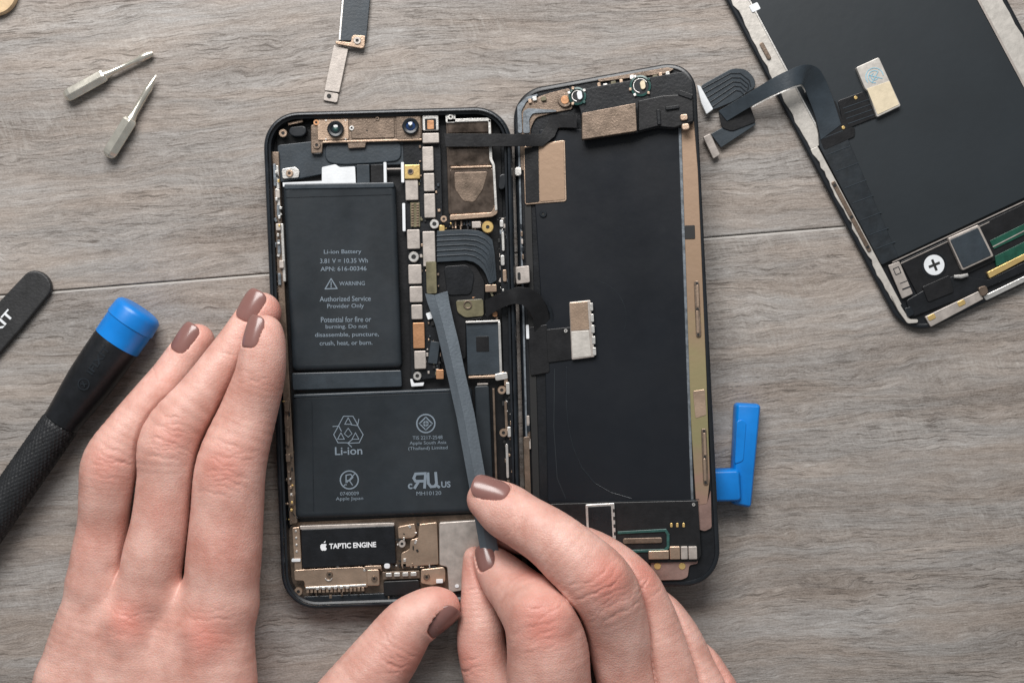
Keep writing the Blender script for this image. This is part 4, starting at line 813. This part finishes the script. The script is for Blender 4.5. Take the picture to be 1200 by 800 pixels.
# ---------------------------------------------------------------- hands
H = 1.35
def cat(pts, n=5):
    W_ = [(*U(p[0], p[1], p[2]), p[3]*(1-p[2]/D)) for p in pts]
    return [np.array(p) for p in smoothpts(W_, n)]
class Field:
    def __init__(s, lo, hi):
        s.lo = np.array(lo, np.float32); s.n = np.ceil((np.array(hi)-lo)/H).astype(int)+1
        s.ax = [(s.lo[i]+np.arange(s.n[i])*H).astype(np.float32) for i in range(3)]
        s.v = np.full(tuple(s.n), 60, np.float32)
    def sl(s, lo, hi):
        a = [max(0, int(math.floor((lo[i]-s.lo[i])/H))) for i in range(3)]; b = [min(int(s.n[i]), int(math.ceil((hi[i]-s.lo[i])/H))+1) for i in range(3)]
        return tuple(slice(a[i], max(a[i], b[i])) for i in range(3))
    def grid(s, sl): return s.ax[0][sl[0]][:, None, None], s.ax[1][sl[1]][None, :, None], s.ax[2][sl[2]][None, None, :]
    def chain(s, pts, k, pad=26, fz=1.0, n=5, groove=0.0, gw=2.4, gy=None):
        P_ = cat(pts, n); A_ = np.array(P_)
        lo = (A_[:, :3]-A_[:, 3:]).min(0)-pad; hi = (A_[:, :3]+A_[:, 3:]).max(0)+pad
        S0 = s.sl(lo, hi); arr = np.full([q_.stop-q_.start for q_ in S0], 60, np.float32)
        if arr.size == 0: return
        off = [q_.start for q_ in S0]
        for a, b in zip(P_[:-1], P_[1:]):
            r = max(a[3], b[3])+pad; l2 = np.minimum(a[:3], b[:3])-r; h2 = np.maximum(a[:3], b[:3])+r
            S1 = s.sl(l2, h2); S1 = tuple(slice(max(S1[i].start, S0[i].start), max(max(S1[i].start, S0[i].start), min(S1[i].stop, S0[i].stop))) for i in range(3)); X, Y, Z_ = s.grid(S1)
            ba = (b-a)[:3]; L2 = float((ba*ba).sum()) or 1e-6
            t = np.clip(((X-a[0])*ba[0]+(Y-a[1])*ba[1]+(Z_-a[2])*ba[2])/L2, 0, 1)
            dz = (Z_-(a[2]+t*ba[2]))/fz
            d = np.sqrt((X-(a[0]+t*ba[0]))**2+(Y-(a[1]+t*ba[1]))**2+dz*dz)-(a[3]+t*(b[3]-a[3]))
            L = tuple(slice(S1[i].start-off[i], S1[i].stop-off[i]) for i in range(3))
            arr[L] = np.minimum(arr[L], d)
        s.smin(S0, arr, k, groove if gy is None else groove*np.clip((s.grid(S0)[1]-gy)/28, 0, 1), gw)
    def smin(s, S0, arr, k, groove=0.0, gw=2.4):
        a = s.v[S0]; h = np.maximum(k-np.abs(a-arr), 0)/k
        s.v[S0] = np.minimum(a, arr)-h*h*k*0.25+(groove*np.exp(-((a-arr)/gw)**2)*(arr < 40) if np.any(groove) else 0)
    def sample(s, p):
        g = (np.array(p)-s.lo)/H; i = np.clip(g.astype(int), 0, s.n-2); f = g-i; r = 0
        for dx in (0, 1):
            for dy in (0, 1):
                for dz in (0, 1):
                    r += s.v[i[0]+dx, i[1]+dy, i[2]+dz]*(f[0] if dx else 1-f[0])*(f[1] if dy else 1-f[1])*(f[2] if dz else 1-f[2])
        return r
    def mesh(s):
        V = s.v; ins = V < 0; n = V.shape
        c = np.zeros([n[0]-1, n[1]-1, n[2]-1], np.int8); cs = [(i, j, k) for i in (0, 1) for j in (0, 1) for k in (0, 1)]
        for (i, j, k) in cs: c += ins[i:n[0]-1+i, j:n[1]-1+j, k:n[2]-1+k]
        act = (c > 0) & (c < 8); I = np.argwhere(act); idx = np.full(act.shape, -1, np.int32); idx[tuple(I.T)] = np.arange(len(I))
        acc = np.zeros((len(I), 3)); cnt = np.zeros(len(I))
        for d in range(3):
            for (i, j, k) in cs:
                o = [i, j, k]
                if o[d]: continue
                o2 = list(o); o2[d] = 1
                a = V[I[:, 0]+o[0], I[:, 1]+o[1], I[:, 2]+o[2]]; b = V[I[:, 0]+o2[0], I[:, 1]+o2[1], I[:, 2]+o2[2]]
                m_ = (a < 0) != (b < 0); t = np.where(m_, a/np.where(m_, a-b, 1), 0)
                p = np.tile(np.array(o, float), (len(I), 1)); p[:, d] = t
                acc += p*m_[:, None]; cnt += m_
        P_ = (I+acc/cnt[:, None])*H+s.lo
        F = []
        for d in range(3):
            sh = [n[0], n[1], n[2]]; s0 = [slice(None)]*3; s1 = [slice(None)]*3; s0[d] = slice(0, n[d]-1); s1[d] = slice(1, n[d])
            A_ = ins[tuple(s0)]; B_ = ins[tuple(s1)]; E = np.argwhere(A_ != B_)
            u, v = [(1, 2), (2, 0), (0, 1)][d]
            E = E[(E[:, u] > 0) & (E[:, v] > 0) & (E[:, u] < n[u]-1) & (E[:, v] < n[v]-1)]
            fl_ = A_[tuple(E.T)]
            def cell(du, dv):
                e = E.copy(); e[:, u] -= du; e[:, v] -= dv; return idx[tuple(e.T)]
            Q = np.stack([cell(1, 1), cell(0, 1), cell(0, 0), cell(1, 0)], 1); Q[~fl_] = Q[~fl_][:, ::-1]; F.append(Q)
        return P_, np.concatenate(F)

def nailframe(F, a, T_, N_):
    """a: apparent (x, y, z) of the finger axis under the nail; T_ towards the tip, N_ outward (world axes)."""
    N_ = Vector(N_).normalized(); T_ = Vector(T_); T_ = (T_-N_*T_.dot(N_)).normalized(); B_ = T_.cross(N_)
    p = Vector(U(*a)); q_ = p+N_*55; st_ = 0
    while F.sample(q_) > 0 and st_ < 400: q_ = q_-N_*0.25; st_ += 1
    return q_, T_, N_, B_
def nail_h(u, v, R, RL): return np.sqrt(np.maximum(R*R-u*u, 1))-R-v*v/(2*RL)
def add_nail(F, hand, spec, out):
    a, T_, N_, hw, hl, R, RL, up_ = spec[:8]; lim = spec[8] if len(spec) > 8 else 11
    C, T_, N_, B_ = nailframe(F, a, T_, N_); C = C+N_*up_
    r = hl+8; S0 = F.sl(np.array(C)-r, np.array(C)+r); X, Y, Z_ = F.grid(S0)
    dx, dy, dz = X-C.x, Y-C.y, Z_-C.z
    u = dx*B_.x+dy*B_.y+dz*B_.z; v = dx*T_.x+dy*T_.y+dz*T_.z; w_ = dx*N_.x+dy*N_.y+dz*N_.z
    rho = (np.abs(u/(hw+1.0))**3.4+np.abs(v/(hl+1.2))**3.4)**(1/3.4)
    dr = np.maximum((rho-1)*hw, (nail_h(u, v, R, RL)-1.6)-w_)
    if lim: F.v[S0] = np.maximum(F.v[S0], np.where((w_ > -8) & (w_ < lim), -dr, -20))
    out.append((C, T_, N_, B_, hw, hl, R, RL))
def build_nail(parent, spec):
    C, T_, N_, B_, hw, hl, R, RL = spec; vs = []; fs = []; nr, na = 9, 44
    for j in range(nr+2):
        rho = min(j, nr-1)/(nr-1) if j < nr else 1.0
        for i in range(na):
            a = 2*math.pi*i/na; ca, sa = math.cos(a), math.sin(a)
            k = (abs(ca)**3.4+abs(sa)**3.4)**(-1/3.4); u = hw*k*ca*rho; v = hl*k*sa*rho
            h = float(nail_h(u, v, R, RL)); edge = 0.5*rho**8
            if j == nr: h -= 0.9; u *= 1.015; v *= 1.012
            elif j == nr+1: h -= 2.6
            else: h -= edge
            vs.append(C+B_*u+T_*v+N_*h)
    for j in range(nr+1):
        for i in range(na): fs.append((j*na+i, j*na+(i+1) % na, (j+1)*na+(i+1) % na, (j+1)*na+i))
    mb_ = MB().add(vs, fs); return mb_.build('fingernail', 'nail', parent, 0, True, ang=89)

def finish(F, parent, name, nails, creases, reds, label, grooves=()):
    P_, Q = F.mesh()
    me = bpy.data.meshes.new(name)
    rpz = np.array(rootpos(parent))
    me.vertices.add(len(P_)); me.loops.add(Q.size); me.polygons.add(len(Q))
    me.vertices.foreach_set('co', ((P_-rpz)*S).ravel().astype(np.float32)); me.loops.foreach_set('vertex_index', Q.ravel().astype(np.int32))
    me.polygons.foreach_set('loop_start', np.arange(0, Q.size, 4, dtype=np.int32)); me.polygons.foreach_set('loop_total', np.full(len(Q), 4, np.int32))
    me.update(calc_edges=True)
    nrm = np.zeros(len(P_)*3, np.float32); me.vertices.foreach_get('normal', nrm); nrm = nrm.reshape(-1, 3)
    disp = np.zeros(len(P_)); red = np.zeros(len(P_))
    upm = np.clip((nrm[:, 2]-0.05)*2.5, 0, 1)
    # fine wandering relief (tendons, veins)
    for (x, y, z, dx, dy, hw, offsl, amp, wd, curv) in creases:
        cx_, cy_, _ = U(x, y, z); L = math.hypot(dx, dy); tx, ty = dx/L, -dy/L
        rx_, ry_ = P_[:, 0]-cx_, P_[:, 1]-cy_; s_ = rx_*tx+ry_*ty; t_ = -rx_*ty+ry_*tx
        zm = np.exp(-np.maximum(np.abs(P_[:, 2]-z)-30, 0)**2/200)
        for j, o_ in enumerate(offsl):
            p1, p2, p3 = rng.uniform(0, 6.28, 3); wob = 1.5*np.sin(t_*0.13+p1)+0.9*np.sin(t_*0.33+p2)+0.5*np.sin(t_*0.8+p3)
            env = np.exp(-(np.abs(t_-rng.uniform(-7, 7))/(hw*rng.uniform(0.45, 1.0)))**4)*(0.75+0.25*np.sin(t_*rng.uniform(.2, .5)+p2))
            o2 = o_+rng.uniform(-1.5, 1.5); a_ = amp*(1.15 if abs(o_) < 3 else rng.uniform(0.35, 0.8))
            disp -= a_*np.exp(-((s_-o2-curv*np.sign(o_+0.01)*t_*t_-wob)/(wd*rng.uniform(0.8, 1.2)))**2)*env*upm*zm
    for gx in grooves:
        pts_ = [np.array(U(*g_)[:2]) for g_ in gx[0]]; best = np.full(len(P_), 1e3)
        for a, b in zip(pts_[:-1], pts_[1:]):
            ba = b-a; t = np.clip(((P_[:, 0]-a[0])*ba[0]+(P_[:, 1]-a[1])*ba[1])/(ba@ba), 0, 1)
            best = np.minimum(best, np.hypot(P_[:, 0]-a[0]-t*ba[0], P_[:, 1]-a[1]-t*ba[1]))
        disp -= gx[1]*np.exp(-(best/gx[2])**2)*upm
    for (x, y, z, rr_, am) in reds:
        c_ = np.array(U(x, y, z)); d2 = ((P_-c_)**2).sum(1); red += 1.05*am*np.exp(-d2/(rr_*rr_))
    P2 = P_+nrm*disp[:, None]
    me.vertices.foreach_set('co', ((P2-rpz)*S).ravel().astype(np.float32))
    at = me.attributes.new('red', 'FLOAT', 'POINT'); at.data.foreach_set('value', np.clip(red, 0, 1).astype(np.float32))
    me.polygons.foreach_set('use_smooth', [True]*len(Q)); me.materials.append(M['skin']); me.update(); me.validate()
    o = bpy.data.objects.new(name, me); col.objects.link(o); o.parent = parent; o['label'] = label
    for n_ in nails: build_nail(o, n_)
    return o

person = thing('person', 430, 820, 0, 'pair of fair skinned hands with brown nail polish working on the opened phone', 'person')
def left_hand():
    F = Field((-620, -760, 0.3), (-30, 80, 135))
    G = [
        [(231, 400, 24, 20.5), (224, 409, 25, 22.5), (212, 424, 29, 22.5), (196, 444, 38, 22), (176, 468, 50, 23), (152, 502, 60, 27), (130, 541, 64, 33), (124, 575, 62, 31), (121, 612, 54, 29.5), (116, 650, 50, 32), (110, 680, 48, 31)],
        [(306, 366, 47, 23.5), (298, 377, 48, 25), (283, 396, 52, 24), (268, 414, 57, 23), (236, 460, 67, 27), (200, 514, 72, 36), (194, 560, 70, 33), (188, 612, 66, 34), (179, 655, 62, 36), (173, 690, 58, 34)],
        [(310, 391, 84, 22), (309, 402, 85, 25.5), (307, 422, 84, 28), (303, 446, 80, 30), (290, 486, 72, 34), (271, 544, 74, 41), (266, 600, 68, 42.5), (262, 655, 64, 44), (258, 700, 58, 43)],
        [(96, 745, 40, 24), (106, 705, 22, 19), (112, 676, 20, 18), (118, 700, 18, 16), (120, 722, 18, 15)],
    ]
    for g_ in G: F.chain(g_, 1.0, groove=4.5, gy=-276)
    # thumb
    F.chain([(517, 711, 50, 22), (508, 713, 50, 26), (495, 721, 51, 30), (477, 734, 52, 32.5), (455, 765, 52, 38), (425, 805, 52, 43), (385, 860, 52, 50), (330, 930, 52, 56)], 2.2)
    fing = F.v; F.v = np.full(tuple(F.n), 60, np.float32)
    for g_ in [[(110, 690, 46, 29), (98, 730, 46, 33), (88, 775, 44, 38), (84, 820, 44, 46), (108, 920, 44, 50), (150, 1060, 42, 50)], [(172, 700, 56, 32), (158, 745, 54, 38), (156, 830, 50, 48), (168, 930, 48, 52), (175, 1060, 44, 54)],
               [(258, 710, 56, 42), (252, 752, 55, 46), (248, 835, 52, 53), (225, 940, 48, 56), (210, 1060, 44, 54)], [(300, 900, 46, 42), (250, 960, 44, 44), (215, 1040, 44, 46)],
               [(178, 1000, 44, 56), (182, 1100, 44, 54), (186, 1180, 44, 54)]]:
        F.chain(g_, 24)
    # webs between the knuckles
    F.chain([(216, 716, 58, 24), (208, 760, 62, 30), (200, 830, 62, 34), (190, 940, 58, 38)], 22)
    F.chain([(136, 694, 46, 22), (128, 740, 52, 28), (124, 820, 52, 36), (138, 940, 52, 38)], 22)
    # knuckle heads and tendons
    F.chain([(148, 728, 72, 22), (150, 740, 72, 20)], 16); F.chain([(238, 738, 80, 24), (240, 750, 80, 21)], 16)
    F.chain([(150, 745, 78, 14), (160, 850, 84, 9), (172, 960, 80, 9)], 12); F.chain([(240, 755, 88, 14), (226, 850, 90, 9), (200, 960, 80, 9)], 12)
    for pts in (F.v,):
        h = np.maximum(14-np.abs(fing-F.v), 0)/14; F.v = np.minimum(fing, F.v)-h*h*14*0.25
    nails = []
    for sp_ in [((223, 400, 25), (0.50, 0.84, -0.10), (-0.26, 0.30, 0.90), 13, 18.5, 18, 110, 0.6),
                ((300, 362, 48), (0.46, 0.87, -0.10), (-0.24, 0.26, 0.92), 14, 19, 21, 110, 0.6, 7),
                ((307, 394, 84), (0.16, 0.97, -0.10), (-0.50, 0.30, 0.82), 13, 18.5, 17, 120, 0.8, 7),
                ((511, 716, 50), (0.78, 0.62, -0.05), (0.54, -0.56, 0.62), 18, 21, 23, 140, 1.2)]:
        add_nail(F, None, sp_, nails)
    cre = [(187, 443, 55, .6, -.8, 17, [-4, 0, 5], 0.8, 1.3, 0.008), (128, 545, 95, .25, -.95, 24, [-14, -9, -3, 2, 7, 13, 19], 0.9, 1.4, 0.008),
           (264, 412, 78, .62, -.78, 16, [-4, 0, 5], 0.8, 1.3, 0.008), (198, 515, 106, .25, -.95, 26, [-20, -13, -7, -1, 5, 11, 17, 23], 1.0, 1.4, 0.008),
           (300, 445, 96, .1, -.99, 24, [-3, 3, 9], 0.8, 1.3, 0.004), (266, 548, 112, .2, -.97, 30, [-30, -23, -16, -9, -3, 3, 10, 17, 24], 1.1, 1.5, 0.007),
           (462, 762, 86, .74, -.67, 28, [-12, -6, 0, 6], 1.0, 1.5, 0.006), (466, 780, 80, .3, -.9, 20, [-8, 0, 7], 1.4, 1.7, 0.01),
           (150, 722, 92, .1, -1, 30, [-24, -17, -11, -5, 1, 8, 15], 0.6, 1.5, 0.006), (246, 728, 102, .05, -1, 34, [-30, -22, -14, -7, 0, 8, 16], 0.6, 1.5, 0.006),
           (262, 640, 106, .5, -.86, 30, [-20, -12, -4, 5, 13, 21], 0.35, 1.6, 0.0)]
    reds = [(126, 545, 92, 20, .55), (200, 515, 104, 20, .55), (262, 550, 110, 26, .6), (148, 728, 94, 24, .75), (240, 748, 102, 28, .75), (232, 392, 24, 20, .55), (322, 372, 50, 22, .6), (320, 405, 66, 26, .35),
            (525, 700, 52, 24, .45), (470, 775, 80, 30, .45), (300, 448, 90, 14, .35), (190, 442, 56, 12, .35), (188, 600, 95, 24, .25), (100, 640, 70, 30, .25), (262, 640, 100, 34, .3)]
    return finish(F, person, 'hand', nails, cre, reds, 'left hand lying flat with fingers together and thumb spread',
        [])
left_hand()
def right_hand():
    F = Field((-95, -760, 8), (330, -140, 165))
    F.chain([(571, 585, 72, 24), (579, 589, 75, 27.5), (594, 599, 82, 32.5), (613, 611, 92, 32.5), (645, 631, 106, 35), (676, 658, 112, 39), (704, 688, 108, 42.5), (722, 730, 92, 39), (733, 775, 76, 39), (746, 825, 70, 41), (762, 890, 70, 46)], 1.0, groove=4.5)
    F.chain([(586, 628, 30, 17), (610, 630, 34, 20), (650, 634, 44, 24), (694, 650, 58, 29), (736, 682, 68, 32), (758, 718, 68, 32), (772, 760, 66, 36), (790, 820, 64, 41), (800, 890, 62, 46)], 1.0, groove=4.0)
    F.chain([(640, 700, 24, 20), (700, 690, 32, 23), (760, 712, 44, 27), (788, 740, 48, 28), (806, 780, 50, 32), (826, 830, 54, 38), (836, 900, 56, 44)], 1.0, groove=4.0)
    F.chain([(650, 760, 22, 17), (740, 745, 26, 20), (806, 768, 36, 24), (832, 800, 42, 27), (850, 850, 48, 34), (858, 920, 52, 42)], 1.0, groove=4.0)
    F.chain([(573, 655, 42, 19), (580, 664, 45, 24), (594, 681, 56, 29.5), (610, 698, 74, 34), (634, 726, 108, 44), (642, 762, 108, 48), (644, 808, 100, 50), (655, 870, 82, 54), (690, 950, 62, 58)], 1.0, groove=4.5)
    F.chain([(556, 653, 30, 13), (557, 672, 31, 16), (560, 700, 33, 20), (563, 735, 35, 27), (566, 765, 36, 29), (580, 810, 40, 30), (620, 870, 44, 34), (680, 920, 50, 40)], 1.0, groove=4.0)
    fing = F.v; F.v = np.full(tuple(F.n), 60, np.float32)
    for g_ in [[(766, 905, 68, 48), (775, 970, 64, 54), (790, 1060, 60, 54)], [(812, 905, 60, 46), (812, 980, 58, 50), (810, 1060, 56, 52)], [(850, 900, 56, 42), (850, 980, 54, 44), (830, 1060, 54, 48)],
               [(680, 940, 60, 52), (730, 990, 58, 54), (780, 1060, 56, 52)], [(800, 1050, 58, 56), (815, 1120, 58, 54), (830, 1190, 58, 54)]]:
        F.chain(g_, 26)
    h = np.maximum(12-np.abs(fing-F.v), 0)/12; F.v = np.minimum(fing, F.v)-h*h*12*0.25
    # bony heads of the knuckles
    F.chain([(626, 716, 128, 22), (648, 720, 130, 22)], 14); F.chain([(704, 678, 130, 19), (714, 675, 128, 17)], 14)
    nails = []
    for sp_ in [((574, 582, 72), (-0.90, 0.28, -0.22), (0.05, 0.56, 0.82), 15, 21, 20, 130, 0.9),
                ((575, 656, 43), (-0.35, 0.85, -0.1), (-0.42, 0.30, 0.85), 11.5, 15, 16, 90, 0.6)]:
        add_nail(F, None, sp_, nails)
    cre = [(608, 604, 114, .77, .63, 24, [-4, 2, 8], 0.6, 1.4, 0.006), (708, 690, 144, .5, .86, 34, [-16, -9, -2, 6, 13, 21, 30], 1.0, 1.6, 0.006),
           (636, 728, 152, .25, .97, 36, [-14, -6, 3, 11, 19, 28], 1.0, 1.7, 0.006), (752, 690, 98, .5, .86, 20, [-9, -2, 5, 12], 1.1, 1.5, 0.006),
           (552, 780, 60, .3, .95, 18, [-6, 2, 9], 1.3, 1.6, 0.004), (560, 690, 52, .2, 1, 14, [0, 7], 0.6, 1.3, 0)]
    reds = [(712, 682, 145, 26, .85), (638, 732, 150, 30, .85), (628, 664, 90, 22, .7), (760, 668, 92, 18, .6), (560, 604, 76, 20, .45), (548, 770, 50, 26, .6), (560, 680, 40, 26, .4), (752, 700, 92, 20, .35), (856, 800, 60, 26, .4), (596, 690, 70, 20, .3)]
    return finish(F, person, 'hand', nails, cre, reds, 'right hand gripping the steel tool between thumb and forefinger')
right_hand()
